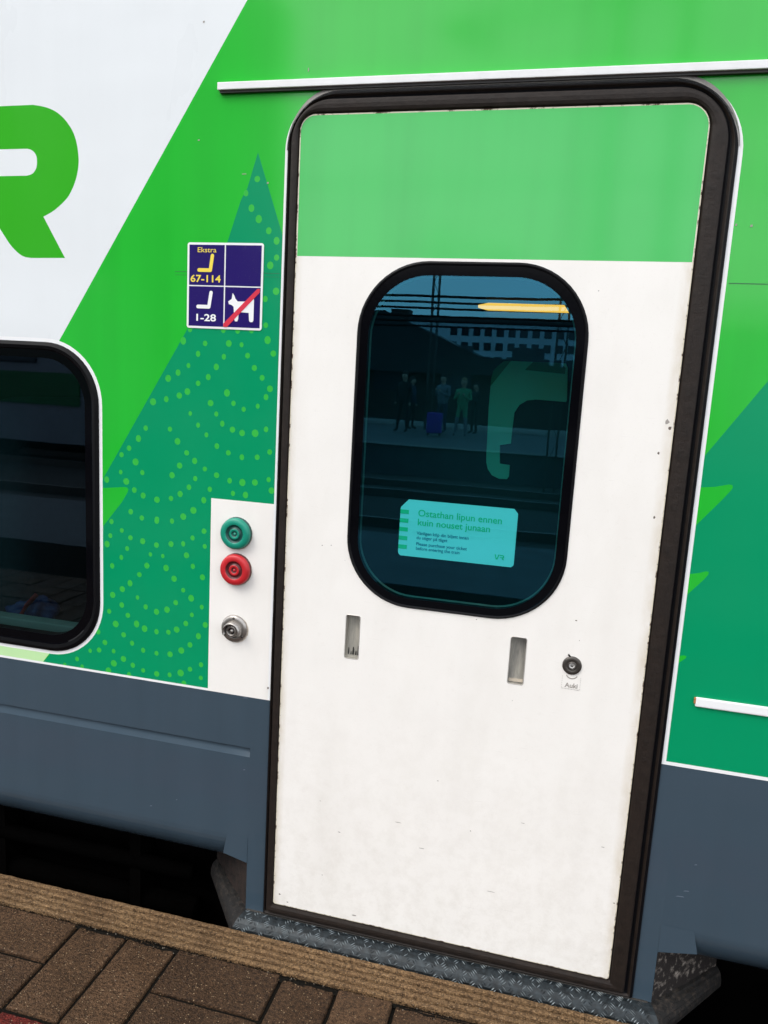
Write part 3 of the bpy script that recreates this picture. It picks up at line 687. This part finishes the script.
# raised lozenges bending over the nose
arc_ = [0]
for i in range(1, len(sp)): arc_.append(arc_[-1] + math.hypot(sp[i][0]-sp[i-1][0], sp[i][1]-sp[i-1][1]))
def onstep(segi, t, s, h):
    for i in range(1, len(sp)):
        if s <= arc_[i] or i == len(sp)-1: break
    k = (s-arc_[i-1])/(arc_[i]-arc_[i-1]); d = sp[i-1][0]+(sp[i][0]-sp[i-1][0])*k; z = sp[i-1][1]+(sp[i][1]-sp[i-1][1])*k
    dd_, dz = sp[i][0]-sp[i-1][0], sp[i][1]-sp[i-1][1]; L = math.hypot(dd_, dz); nd, nz = -dz/L, dd_/L
    o = offs(d + nd*h); a, b = Vector(o[segi]), Vector(o[segi+1]); p = a.lerp(b, t)
    return (p.x, p.y, z + nz*h)
for segi, ln in ((0, .236), (1, 1.005), (2, .243)):
    cell = .0225; cols = int(ln/cell)
    for c in range(cols):
        for rw in range(4):
            ang = 1 if (c + rw) % 2 else -1
            for q_ in range(4):
                off = (q_-1.5)*.0052
                cx = ((c+.5)*cell + off*.72)/ln; s0 = .008 + rw*.0225*.98 - off*.72*ang
                if s0 > .070 or s0 < .002: continue
                hl = .0068; hw = .00085; du = hl*.72/ln; ds = hl*.72*ang; wu = hw/ln
                f = lambda q, h: onstep(segi, min(.999, max(.001, q[0])), max(.001, q[1]), h)
                vs = [f((cx-du, s0-ds), .0001), f((cx - wu, s0 + hw*ang), .0001), f((cx+du, s0+ds), .0001), f((cx + wu, s0 - hw*ang), .0001), f((cx, s0), .0011)]
                mb.add(vs, [(0,1,4),(1,2,4),(2,3,4),(3,0,4)], (LOZ if random.random() < .6 else TREAD) if segi == 1 else WING)
step = mb.build('door_step', T)
# gussets standing on the wings
for a, b, mt, lab in (((-.708, .002), (-.872, .166), GUSS, 'rusty brown gusset'), ((.303, .002), (.470, .170), GUSSW, 'gusset crusted with pale speckles')):
    mb = MB(); z1 = .165; nx = 10
    vs = []
    for i in range(nx+1):
        t = i/nx; x = a[0]+(b[0]-a[0])*t; y = a[1]+(b[1]-a[1])*t
        for j in range(7):
            yy_ = max(0, y); z1 = .0 + next((pa[0] + (pb[0]-pa[0])*(yy_-pa[1])/(pb[1]-pa[1]) for pa, pb in zip(prof_round, prof_round[1:]) if yy_ <= pb[1]), .115) + .002; z = z1*j/6; w2 = .0022*math.sin(9*t+j*2.1); vs.append((x, y + w2, z))
    mb.add(vs, [(i*7+j, (i+1)*7+j, (i+1)*7+j+1, i*7+j+1) for i in range(nx) for j in range(6)], mt, True)
    vs = [(v_[0]*1, v_[1]+.012, v_[2]) for v_ in vs]
    mb.add(vs, [(i*7+j, (i+1)*7+j, (i+1)*7+j+1, i*7+j+1) for i in range(nx) for j in range(6)], mt, True)
    tag(mb.build('step_gusset', T), lab)
# sill strip between rubber and step
mb = MB(); mb.bbox((OX0-.045, -.004, -.012), (OX1+.032, .06, .0048), DSTEEL, .001); mb.build('door_sill', T)

# --- passenger window left of the door
mb = MB(); Wc = rrect(WX0+.040, WX1-.040, WZ0+.045, WZ1-.040, .115)
mb.ring(win_out, Wc, [(0, -.002), (.05, .003, RUBBER2), (.25, .006, RUBBER2), (.45, .0035, FRIT), (.52, .002, FRIT), (1, .0016, RUBBER2), (1.0, -.02, RUBBER2), (1.02, -.02)], RUBBER2)
pw = mb.build('passenger_window', T)
mb = MB(); Wd = rrect(WX0+.038, WX1-.038, WZ0+.043, WZ1-.038, .115)
mb.add([P3(*p, .0008) for p in Wd], [tuple(range(len(Wd)))], GLASSD); mb.build('glass_pane', pw)
sz = W(40, 622, .06)
mb = MB(); mb.bbox((WX0+.02, .045, sz[1]-.05), (WX1-.075, .085, sz[1]+.006), INTL, .004); mb.build('window_sill', pw)

# --- interior: linings, seats, lamp
mb = MB()
def room(x0, x1, y0, y1, z0, z1, mat):
    mb.add([(x0,y0,z0),(x1,y0,z0),(x1,y1,z0),(x0,y1,z0),(x0,y0,z1),(x1,y0,z1),(x1,y1,z1),(x0,y1,z1)], [(0,1,2,3),(4,7,6,5),(1,5,6,2),(2,6,7,3),(3,7,4,0)], mat)
room(-.98, .45, .122, 2.4, .09, 2.30, INT); room(-4.2, -1.02, .10, 2.6, .12, 2.2, INT)
# wall linings around the windows (inside face of the outer side)
mb.box((-4.2, .095, .12), (-1.02, .10, WZ0-.03), INT); mb.box((-4.2, .095, WZ1+.03), (-1.02, .10, 2.2), INT)
mb.box((-4.2, .095, WZ0-.03), (WX0-.03, .10, WZ1+.03), INT)
mb.build('interior_lining', T)
def carseat(x, y):
    mb = MB(); fab = plain('seat_fabric', (.02, .045, .06), .9, 0, 60, .4, .3)
    mb.bbox((x-.22, y, .50), (x+.22, y+.46, .60), fab, .04, True); mb.bbox((x+.14, y, .58), (x+.26, y+.46, 1.28), fab, .05, True)
    mb.bbox((x-.18, y+.10, .12), (x+.10, y+.36, .51), RUBBER2, .01); return mb.build('seat', T)
carseat(-1.75, .16); carseat(-1.75, .66); carseat(-2.65, .16)
# lamp strip under the vestibule ceiling
lyy = .55; a = W(481, 307.5, lyy); b = W(571, 308, lyy)
mb = MB(); zc = (a[1]+b[1])/2; mb.tube([(a[0]-.008, lyy, zc), (a[0]+.02, lyy, zc), (b[0]+.15, lyy, zc)], [.004, .0105, .0105], LAMP, 12); mb.bbox((a[0]+.01, lyy+.018, zc-.03), (b[0]+.15, lyy+.06, zc+.03), INT, .004)
mb.build('strip_lamp', T)
# green emblem on the inner glass partition of the vestibule
ey = .70
em = [(489,406),(491.5,378),(493.5,371),(498,366),(504,361.5),(511,361),(566,363.5),(567.8,368),(567,400),(566,402),(536,399.6),(527,400.5),(519.5,405),(514.5,412.5),(512.8,426),(511,443.5),(500,445),(500,463.5),(510,465),(509,476.5),(507,479),(499,478.5),(492,475),(488,469),(486.5,462),(486.5,456)]
mb = MB(); mb.poly(WL(em, ey), -ey, EMB, .006)
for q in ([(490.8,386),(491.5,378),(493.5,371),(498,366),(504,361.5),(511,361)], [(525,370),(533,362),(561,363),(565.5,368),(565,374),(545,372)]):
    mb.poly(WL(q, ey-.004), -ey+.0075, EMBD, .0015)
mb.build('inner_emblem', T)
mb = MB(); mb.box((-.97, ey+.004, .10), (.44, ey+.016, 2.2), plain('partition_panel', (.012, .016, .02), .5, 0, 6, .4, 0)) ; mb.build('inner_partition', T)

# bag lying inside the passenger window
u, v = W(30, 606, .20)
bg = MB(); bm = bmesh.new(); bmesh.ops.create_icosphere(bm, subdivisions=4, radius=1)
from mathutils import noise as mn
for vv in bm.verts:
    d = 1 + .25*mn.noise(vv.co*2.2) + .10*mn.noise(vv.co*6)
    vv.co = Vector((vv.co.x*.085*d, vv.co.y*.05*d, max(vv.co.z, -.6)*.05*d))
bg.bm(bm, plain('blue_nylon', (.01, .05, .22), .6, 0, 30, .5, .5), True)
bg.tube([(.0, -.052, -.03), (.012, -.058, .0), (.03, -.050, .035), (.04, -.02, .06)], .007, plain('red_webbing', (.45, .02, .02), .7), 8)
bo = bg.build('bag'); tbl = W(30, 622, .20)[1]; bo.location = (u, .20, tbl + .035)
tag(bo, 'crumpled blue bag with a red strap lying inside the passenger window', 'bag')
mb = MB(); mb.bbox((u-.35, .105, tbl-.025), (u+.16, .62, tbl), INTL if False else INT, .006); mb.build('window_table', T)

# ================================================================== PLATFORM
PE = -.070; ST = PE - .104                     # platform edge, inner edge of ribbed strip
def ribbed(x0, x1):
    mb = MB(); n = 5; w = (PE-.003 - ST)/n; pr = [(PE, -.012), (PE-.002, -.003)]
    for k in range(n):
        y = PE - .003 - k*w; pr += [(y-.001, -.0012), (y-w*.16, 0), (y-w*.44, 0), (y-w*.56, -.0020), (y-w*.64, -.0095), (y-w*.92, -.0095)]
    pr += [(ST, 0), (ST, -.14)]; pr = [(PE, -.30)] + pr
    nx = max(2, int((x1-x0)/.012)); vs = []
    for i in range(nx+1):
        x = x0 + (x1-x0)*i/nx
        for j, (y, z) in enumerate(pr):
            s = 0 if z < -.1 else 1
            w1 = mn.noise(Vector((x*38, y*60, 0)))*.0009 + mn.noise(Vector((x*90, y*150, 3)))*.0007
            if j in (1, 2, 3) and mn.noise(Vector((x*14, 5, 0))) > .42: w1 -= .004
            vs.append((x, y + s*w1*.6, z + s*w1))
    n_ = len(pr); mb.add(vs, [(i*n_+j, i*n_+j+1, (i+1)*n_+j+1, (i+1)*n_+j) for i in range(nx) for j in range(n_-1)], EDGE, False)
    mb.add(vs[:n_], [tuple(range(n_))], EDGE); mb.add(vs[-n_:], [tuple(range(n_))[::-1]], EDGE)
    return mb
pe = MB(); x = -1.047 - 1.2*5
while x < 6:
    merge(pe, ribbed(x+.0006, x+1.1994)); x += 1.2
tag(pe.build('platform_edge'), kind='structure')
U = .135; X0 = -.8055
def paver(mb, x0, x1, y0, y1, mat):
    g = .0040; x0 += g + random.uniform(-.0006, .0008); x1 -= g; y0 += g; y1 -= g; z = random.uniform(-.0018, .0012); tx = random.uniform(-.0012, .0012); ty = random.uniform(-.0012, .0012)
    if mat is PAVE: mat = random.choice((PAVE, PAVE, PAVEB, PAVEC))
    b = .0035; lv = [(0, -.05), (0, -.0055), (b*.4, -.002), (b*1.2, 0)]
    near = abs(x0) < 2.2 and y0 > -1.2
    nx = max(1, int((x1-x0)/(.014))) if near else 1; ny = max(1, int((y1-y0)/.014)) if near else 1
    def loop(ins, zz):
        a0, a1, c0, c1 = x0+ins, x1-ins, y0+ins, y1-ins; L = []
        L += [(a0+(a1-a0)*i/nx, c0) for i in range(nx)] + [(a1, c0+(c1-c0)*i/ny) for i in range(ny)] + [(a1-(a1-a0)*i/nx, c1) for i in range(nx)] + [(a0, c1-(c1-c0)*i/ny) for i in range(ny)]
        o = []
        for (px, py) in L:
            k = mn.noise(Vector((px*45, py*45, 1))); k2 = mn.noise(Vector((px*130, py*130, 4)))
            e = .0011*k + .0007*k2 if near else 0
            o.append((px + e, py + e, z + zz + tx*(px-x0)/.1 + ty*(py-y0)/.1 + (e*.8 if zz > -.01 else 0)))
        return o
    rows = [loop(i_, zz) for i_, zz in lv]; n = len(rows[0]); vs = [p for r_ in rows for p in r_]
    mb.add(vs, [(j*n+i, j*n+(i+1) % n, (j+1)*n+(i+1) % n, (j+1)*n+i) for j in range(len(lv)-1) for i in range(n)] + [tuple(range((len(lv)-1)*n, len(lv)*n))], mat)
pv = MB()
for ry in range(9):
    ytop = ST - .0 - ry*.2705; 
    for cx in range(-16, 17):
        x = X0 + cx*.2702; mat = PAVR if ry == 1 else PAVE
        if (cx + ry) % 2 == 0:      # two stretchers lying along the platform
            for k in range(2): paver(pv, x, x+2*U, ytop-(k+1)*U, ytop-k*U, mat)
        else:
            for k in range(2): paver(pv, x+k*U, x+(k+1)*U, ytop-2*U, ytop, mat)
tag(pv.build('platform_paving'), kind='structure')
mb = MB(); mb.box((-9, -3.4, -.9), (8, ST-.0, -.0085), GRIT); mb.box((-9, ST-.002, -.9), (8, PE-.006, -.16), CONC)
mb.box((-9, -5.2, -.9), (8, -3.4, -.001), ASPH); tag(mb.build('platform'), kind='structure')
mb = MB()                                       # black winter grit gathered along the strip
nx_ = 900; vs = []
for i in range(nx_+1):
    x = -3.5 + 7*i/nx_; w_ = .019 + .010*mn.noise(Vector((x*9, 2, 0))) + .006*mn.noise(Vector((x*40, 5, 0)))
    for t_ in (0, .25, .6, 1): vs.append((x, ST + .001 - w_*t_, (-.004, .0010, .0008, -.004)[int(t_*3.2)] + .0010*mn.noise(Vector((x*120, t_*9, 1)))))
mb.add(vs, [(i*4+j, i*4+j+1, (i+1)*4+j+1, (i+1)*4+j) for i in range(nx_) for j in range(3)], GRIT)
for k in range(5200):
    x = random.uniform(-2.3, 1.6) if k < 4200 else random.uniform(-2.0, 1.0)
    if k < 4200: y = ST - abs(random.gauss(0, .010)) - .001 + .004*mn.noise(Vector((x*6, 0, 0)))
    else: y = random.uniform(ST-.5, PE-.01)
    r_ = random.uniform(.0009, .0024) if k < 4200 else random.uniform(.0006, .0016)
    c = Vector((x, y, random.uniform(-.001, .0008))); ph = random.random()*6
    vs = [c + Vector((math.cos(ph+i*2.1)*r_, math.sin(ph+i*2.1)*r_, 0)) for i in range(3)] + [c + Vector((0, 0, r_*1.1))]
    mb.add(vs, [(0,1,3),(1,2,3),(2,0,3)], GRIT if k % 14 and k < 4200 else (EDGE if k % 4 else PEB))
tag(mb.build('joint_grit'), kind='stuff', cat='grit', label='black grit and small stones gathered in the joint along the ribbed strip')

# ground, tracks, far platform
mb = MB(); mb.add([(-600, -600, -.95), (600, -600, -.95), (600, 600, -.95), (-600, 600, -.95)], [(0,1,2,3)], CONC); tag(mb.build('ground'), kind='structure')
mb = MB(); mb.box((-120, -15.8, -.93), (120, -5.25, -.70), BALLAST); mb.box((-120, -.30, -.93), (120, 4, -.72), BALLAST); tag(mb.build('track_bed'), kind='structure')
mb = MB()
for yy in (-7.6, -9.1, -12.2, -13.7, .70, 2.2):
    mb.box((-120, yy-.035, -.70), (120, yy+.035, -.56), DSTEEL)
tag(mb.build('railway_track'), kind='structure')
OP = -16.0
mb = MB(); mb.box((-120, -25, -.93), (120, OP, -.02), ASPH); mb.box((-120, OP-.5, -.02), (120, OP+.06, .0), CONC); o = mb.build('opposite_platform'); tag(o, kind='structure')

# dark station hall across the tracks (seen mirrored in the door glass)
SLATE_R = plain('dark_roofing', (.02, .022, .024), .6, 0, 2, .5, 0); BRK = plain('dark_brick', (.035, .024, .020), .8, 0, 3, .6, .3, .02); WIN = plain('dark_pane', (.02, .03, .04), .1, 0, 2, .3, 0)
H = empty('station_hall', (0, -30, 0))
p1 = M(366, 345, 30); p2 = M(388, 312, 30); p3 = M(482, 352, 30)
mb = MB(); hx0, hx1 = p1.x-16, p3.x+9
mb.box((hx0, -44, -.02), (hx1, -30, p3.z-.9), BRK); hb = mb.build('wall', H)
mb = MB(); zr = p2.z
prf = [(hx0-1, p3.z-.9), (p1.x-7, zr), (p2.x, zr), (p3.x, p3.z-.2), (hx1+1, p3.z-1.0)]
vs = [(x_, -29.5, z_) for x_, z_ in prf] + [(x_, -44.5, z_) for x_, z_ in prf]; k = len(prf)
mb.add(vs, [tuple(range(k)), tuple(range(k, 2*k))[::-1]] + [(i, i+1, k+i+1, k+i) for i in range(k-1)] + [(k-1, 0, k, 2*k-1)], SLATE_R)
rf = mb.build('roof', H); mb = MB(); mb.box((p2.x-.4, -33, zr-.1), (p2.x+.4, -32.2, zr+.35), BRK); mb.build('chimney', rf)
for i in range(9):
    mb = MB(); x_ = hx0+2+i*((hx1-hx0-4)/9); mb.box((x_, -30.01, 1.2), (x_+1.3, -29.96, 3.2), WIN); mb.build('window', H)
for o_ in H.children: o_.matrix_parent_inverse = H.matrix_world.inverted() if False else Matrix.Translation((0, 30, 0))
tag(H, 'dark brick station hall with a sloping roof across the tracks', 'building')
TB = empty('added_dark_building', (0, -42, 0)); e1x = M(176, 200, 42).x  # unseen building added to keep sky reflection off the upper left wall
mb = MB(); mb.box((e1x-45, -18, -.9), (e1x, 0, 29), BRK); mb.build('wall', TB); mb = MB(); mb.box((e1x-45.3, -18.3, 29), (e1x+.3, .3, 29.8), SLATE_R); mb.build('roof', TB)
wm = MB(); wm.box((0, -.02, 0), (1.5, .10, 2.0), WIN); w1 = wm.build('window', TB)
for i in range(24):
    o_ = w1 if i == 0 else w1.copy()
    if i: C.objects.link(o_); o_.parent = TB
    o_.location = (e1x - 3.5 - (i % 6)*4.2, 0, 6 + (i//6)*5.4)
tag(TB, 'tall dark building added to block the sky reflected in the upper left wall', 'building')
PK = empty('parked_carriage', (0, -13.0, -.5)); e2x = M(84, 400, 13).x
mb = MB(); prf_ = [(0, .2), (-.02, 2.9), (-.35, 3.6), (-1.4, 3.95), (-2.45, 3.6), (-2.78, 2.9), (-2.8, .2)]
LC = WB0 = plain('coach_pale_side', (.20, .22, .25), .35, 0, 2, .2, 0); GC = plain('coach_green_band', (.01, .14, .04), .35, 0, 2, .2, 0)
vs = [(x_, y_, z_) for x_ in (e2x-24, e2x) for y_, z_ in prf_]; k = len(prf_)
mb.add(vs, [(i, i+1, k+i+1, k+i) for i in range(k-1)] + [tuple(range(k)), tuple(range(k, 2*k))[::-1]], LC); mb.build('body', PK)
mb = MB(); mb.box((e2x-23.9, .0, 1.05), (e2x-.1, .03, 1.75), GC); mb.build('painted_band', PK)
for i in range(11):
    mb = MB(); mb.bbox((e2x-2.6-i*2.1, -.02, 1.95), (e2x-1.2-i*2.1, .04, 2.75), WIN, .02); mb.build('window', PK)
for i in range(4):
    mb = MB(); mb.tube([(e2x-2.5-i*(2.4 if i < 2 else 6), -.75, .22), (e2x-2.5-i*(2.4 if i < 2 else 6), -.62, .22)], .42, DSTEEL, 24); mb.build('wheel', PK)
tag(PK, 'pale parked carriage with a green band standing on the far track', 'train carriage')
# pale office block behind it
OD = 150
OB = empty('office_building', (0, -OD, 0)); WB = plain('pale_render', (.55, .60, .66), .7, 0, 1, .1, 0)
a = M(455, 334, OD); b = M(585, 338, OD); zt = M(520, 324, OD).z
mb = MB(); mb.box((a.x-28, -20, -.9), (b.x+50, 0, zt), WB); mb.build('wall', OB)
wm = MB(); wm.box((0, -.02, 0), (1.4, .12, 1.5), WIN); w0 = wm.build('window', OB); n_w = 0
for r_ in range(4):
    for i in range(14):
        o_ = w0 if n_w == 0 else w0.copy(); n_w += 1
        if n_w > 1: C.objects.link(o_); o_.parent = OB
        o_.location = (a.x - 1 + i*2.3, 0, zt - 2.6 - r_*2.7)
mb = MB(); mb.box((a.x-28.5, -20.3, zt), (b.x+50.5, .4, zt+.9), SLATE_R); mb.build('roof', OB)
tag(OB, 'long pale office block with rows of dark windows beyond the station hall', 'building')
# catenary masts
def mast(p, h, name_l, arm):
    t = empty('catenary_mast', (p[0], p[1], -.9)); mb = MB()
    for dx, dy in ((-.1, -.1), (.1, -.1), (.1, .1), (-.1, .1)): mb.box((dx-.02, dy-.02, 0), (dx+.02, dy+.02, h), DSTEEL)
    k = 0; z = .3
    while z < h-.5:
        s = 1 if k % 2 else -1
        mb.tube([(-.1*s, -.1, z), (.1*s, -.1, z+.5)], .010, DSTEEL, 6); mb.tube([(-.1, .1*s, z), (-.1, -.1*s, z+.5)], .010, DSTEEL, 6); mb.tube([(.1, .1*s, z), (.1, -.1*s, z+.5)], .010, DSTEEL, 6); z += .5; k += 1
    mb.build('pole', t)
    mb = MB(); mb.tube([(-arm, 0, h-.9), (arm*.6, 0, h-.5)], .06, DSTEEL, 8); mb.tube([(-arm, 0, h-.9), (0, 0, h-.05)], .03, DSTEEL, 6); mb.tube([(-arm, 0, h-.9), (-arm*.6, 0, h-1.3)], .09, DSTEEL, 8); mb.build('arm', t)
    tag(t, name_l, 'mast', 'catenary masts across the tracks'); return t
q = M(438, 268, 24); mast((q.x, q.y), q.z+.9+1.2, 'lattice catenary mast with its arm against the open sky', -2.6)
q = M(566, 300, 15); mast((q.x, q.y), 10.5, 'lattice catenary mast near the right end of the glass', 3.0)
def lamp_post(px, dist, h, lab):
    q = M(px, 300, dist); t = empty('lighting_mast', (q.x, q.y, -.9)); mb = MB(); mb.tube([(0, 0, 0), (0, 0, h)], [.13, .10], DSTEEL, 14); mb.build('pole', t)
    mb = MB(); mb.tube([(-1.2, 0, h-.1), (1.2, 0, h-.1)], .05, DSTEEL, 8); mb.build('arm', t)
    for sx in (-1.1, 1.1): mb = MB(); mb.bbox((sx-.3, -.12, h-.28), (sx+.3, .12, h-.16), GREYRUB, .03); mb.build('lamp_head', t)
    tag(t, lab, 'lighting mast')
lamp_post(594, 15.2, 15, 'tall round lighting mast with two lamp heads beside the lattice mast'); lamp_post(658, 15.6, 14, 'tall round lighting mast with two lamp heads standing alone to the right')
wi = MB()
for z_, y_ in ((M(450, 297, 11).z, -11), (M(450, 303, 12).z, -12), (M(450, 309, 12.5).z, -12.5), (M(450, 317, 13).z, -13), (M(450, 322, 13.4).z, -13.4), (M(450, 327, 14).z, -14), (5.2, -8.4), (6.3, -8.4), (5.2, -13.0), (6.3, -13.0), (7.2, -14.6), (8.0, -24.6)): wi.tube([(-120, y_, z_), (120, y_, z_)], .022, RUBBER2, 6, False)
tag(wi.build('overhead_wire'), 'thin black overhead wires strung above the tracks', 'wires')

# people waiting across the tracks
def skin_figure(joints, edges, mat, name, parent=None, sub=2):
    me = bpy.data.meshes.new(name); me.from_pydata([j[0] for j in joints], edges, []); o = bpy.data.objects.new(name, me); C.objects.link(o)
    md = o.modifiers.new('s', 'SKIN'); sv = me.skin_vertices[0].data
    for i, j in enumerate(joints): sv[i].radius = (j[1], j[2] if len(j) > 2 else j[1])
    sv[0].use_root = True; s2_ = o.modifiers.new('d', 'SUBSURF'); s2_.levels = sub; s2_.render_levels = sub
    bpy.context.view_layer.update(); m2 = bpy.data.meshes.new_from_object(o.evaluated_get(bpy.context.evaluated_depsgraph_get()))
    C.objects.unlink(o); bpy.data.objects.remove(o); m2.materials.clear(); m2.materials.append(mat); m2.name = name
    for p in m2.polygons: p.use_smooth = True
    ob = bpy.data.objects.new(name, m2); C.objects.link(ob); ob.parent = parent; return ob
SKIN = plain('skin', (.45, .27, .19), .6, 0, 10, .1, 0)
def person(x, y, h, face, top, legs, hair, lab, stance=.10, armup=False, coat=False):
    s = h/1.75; root = empty('person', (x, y, 0)); root.rotation_euler.z = face
    J = lambda *a: (tuple(v*s for v in a[:3]),) + tuple(v*s for v in a[3:])
    if armup: la = [J(-.20, 0, 1.42, .05), J(-.26, .02, 1.15, .042), J(-.12, .24, 1.25, .033), J(-.05, .30, 1.36, .028)]; ra = [J(.20, 0, 1.42, .05), J(.26, .02, 1.15, .042), J(.12, .24, 1.22, .033), J(.06, .30, 1.33, .028)]
    else: la = [J(-.20, 0, 1.42, .05), J(-.25, -.01, 1.14, .042), J(-.25, .05, .88, .033), J(-.24, .07, .80, .03)]; ra = [J(.20, 0, 1.42, .05), J(.25, -.01, 1.14, .042), J(.25, .06, .88, .033), J(.24, .08, .80, .03)]
    js = [J(0, 0, .95, .19, .14), J(0, 0, 1.15, .18, .135), J(0, 0, 1.36, .20, .14), J(0, .0, 1.48, .06), J(0, .01, 1.54, .062), J(0, .015, 1.63, .115, .13), J(0, .01, 1.72, .085)]
    js += la + ra                                                 # 7..10, 11..14
    js += [J(-.09, 0, .90, .085), J(-.09-stance*.5, .02, .50, .062), J(-.09-stance, -.01, .09, .042), J(-.10-stance, .14, .04, .036)]
    js += [J(.09, 0, .90, .085), J(.09+stance*.4, .03, .50, .062), J(.09+stance*.6, .0, .09, .042), J(.10+stance*.7, .15, .04, .036)]
    ed = [(0,1),(1,2),(2,3),(3,4),(4,5),(5,6),(2,7),(7,8),(8,9),(9,10),(2,11),(11,12),(12,13),(13,14),(0,15),(15,16),(16,17),(17,18),(0,19),(19,20),(20,21),(21,22)]
    b = skin_figure(js, ed, SKIN, 'body', root)
    for mt in (top, legs, RUBBER2): b.data.materials.append(mt)
    hands = [Vector(la[3][0]), Vector(ra[3][0])]
    for p in b.data.polygons:
        c = p.center
        if min((c-h_).length for h_ in hands) < .075*s: continue
        if c.z < .085*s: p.material_index = 3
        elif c.z > 1.49*s: continue
        elif c.z > (.58 if coat else .92)*s or abs(c.x) > .185*s and c.z > .8*s: p.material_index = 1
        else: p.material_index = 2
    mb = MB(); bm = bmesh.new(); bmesh.ops.create_icosphere(bm, subdivisions=3, radius=1)
    for v_ in bm.verts:
        c = v_.co; k = 1 if (c.y < .25 or c.z > .45) else .80
        v_.co = Vector((c.x*.098*k, (c.y*.112-.006)*k, c.z*.125*k + 1.675))*s
    mb.bm(bm, hair, True); mb.build('hair', root)
    mb = MB()
    for e in (-1, 1): mb.bbox(tuple(s*v_ for v_ in (e*.035-.010, .100, 1.655)), tuple(s*v_ for v_ in (e*.035+.010, .112, 1.667)), RUBBER2, .001)
    mb.bbox(tuple(s*v_ for v_ in (-.012, .095, 1.605)), tuple(s*v_ for v_ in (.012, .125, 1.65)), SKIN, .004)
    mb.build('face', root)
    tag(root, lab, 'person', 'people waiting on the opposite platform'); return root
def cl(n, c): return plain(n, c, .85, 0, 20, .3, .2)
hb_, hd_ = cl('dark_hair', (.02, .014, .01)), cl('fair_hair', (.30, .20, .10))
dk, nv, gr_, gn = cl('black_cloth', (.012, .012, .014)), cl('navy_cloth', (.02, .03, .07)), cl('grey_cloth', (.18, .19, .21)), cl('green_cloth', (.10, .35, .16))
for (px, h_, fc, tp, lg, hr, lb, au, ct) in [(402, 1.83, .3, dk, dk, hb_, 'person in black jacket and trousers standing with legs apart', False, False), (410, 1.70, -1.3, nv, dk, hb_, 'person in navy jacket standing left of the purple suitcase', False, False),
        (441, 1.80, .5, gr_, nv, hb_, 'person in grey jacket standing behind the purple suitcase', True, False), (461, 1.70, .1, gn, gr_, hd_, 'person in green coat with fair hair facing the tracks', True, True), (474, 1.60, .9, dk, dk, hb_, 'person in long black coat at the end of the group', True, True)]:
    q = M(px, 430, {402: 21.2, 410: 22.9, 441: 22.0, 461: 21.0, 474: 22.6}[px]); person(q.x, q.y, h_, fc, tp, lg, hr, lb, .10, au, ct)
q = M(434, 430, 20.6); sc_ = empty('suitcase', (q.x, q.y, 0)); mb = MB(); mb.bbox((-.22, -.13, .07), (.22, .13, .68), cl('purple_shell', (.12, .03, .35)), .04, True); mb.build('shell', sc_)
mb = MB(); mb.tube([(-.10, -.10, .66), (-.10, -.10, 1.0), (.10, -.10, 1.0), (.10, -.10, .66)], .012, DSTEEL, 8); mb.build('handle', sc_)
for dx in (-.17, .17):
    for dy in (-.09, .09):
        mb = MB(); mb.tube([(dx-.015, dy, .035), (dx+.015, dy, .035)], .035, RUBBER2, 12); mb.build('wheel', sc_)
tag(sc_, 'purple hard suitcase standing among the waiting people', 'suitcase')

# ================================================================== LIGHT
w = bpy.data.worlds.new('World'); S.world = w; w.use_nodes = True; nt = w.node_tree; bg = nt.nodes['Background']
sky = N(nt, 'ShaderNodeTexSky', sky_type='NISHITA'); sky.sun_disc = False
SE, SR = math.radians(50), math.radians(222)
sky.sun_elevation = SE; sky.sun_rotation = SR; sky.air_density = 1.2; sky.dust_density = 3.0
hs = N(nt, 'ShaderNodeHueSaturation'); hs.inputs['Saturation'].default_value = .35; nt.links.new(sky.outputs[0], hs.inputs['Color'])
tc = N(nt, 'ShaderNodeTexCoord'); mp = N(nt, 'ShaderNodeMapping'); mp.inputs['Scale'].default_value = (1, 1, 3.5); nt.links.new(tc.outputs['Generated'], mp.inputs['Vector'])
cn = noise(nt, mp.outputs['Vector'], 2.2, 6)
cc = mixc(nt, ramp(nt, cn, .3, .75, (.35,) * 3 + (1,), (.85,) * 3 + (1,)), hs.outputs[0], (8.6, 9.0, 9.6, 1))
nt.links.new(cc, bg.inputs['Color']); bg.inputs['Strength'].default_value = .15
sd = bpy.data.lights.new('sun', 'SUN'); so_ = bpy.data.objects.new('sun', sd); C.objects.link(so_)
sd.energy = .7; sd.angle = math.radians(25); sd.color = (1, .95, .88)
dirv = Vector((math.sin(SR)*math.cos(SE), math.cos(SR)*math.cos(SE), math.sin(SE)))   # towards the sun
so_.rotation_euler = dirv.to_track_quat('Z', 'Y').to_euler()
S.view_settings.view_transform = 'Standard'; S.view_settings.look = 'None'; S.view_settings.gamma = 1; S.view_settings.exposure = .93
S.cycles.transparent_max_bounces = 16; S.cycles.max_bounces = 8
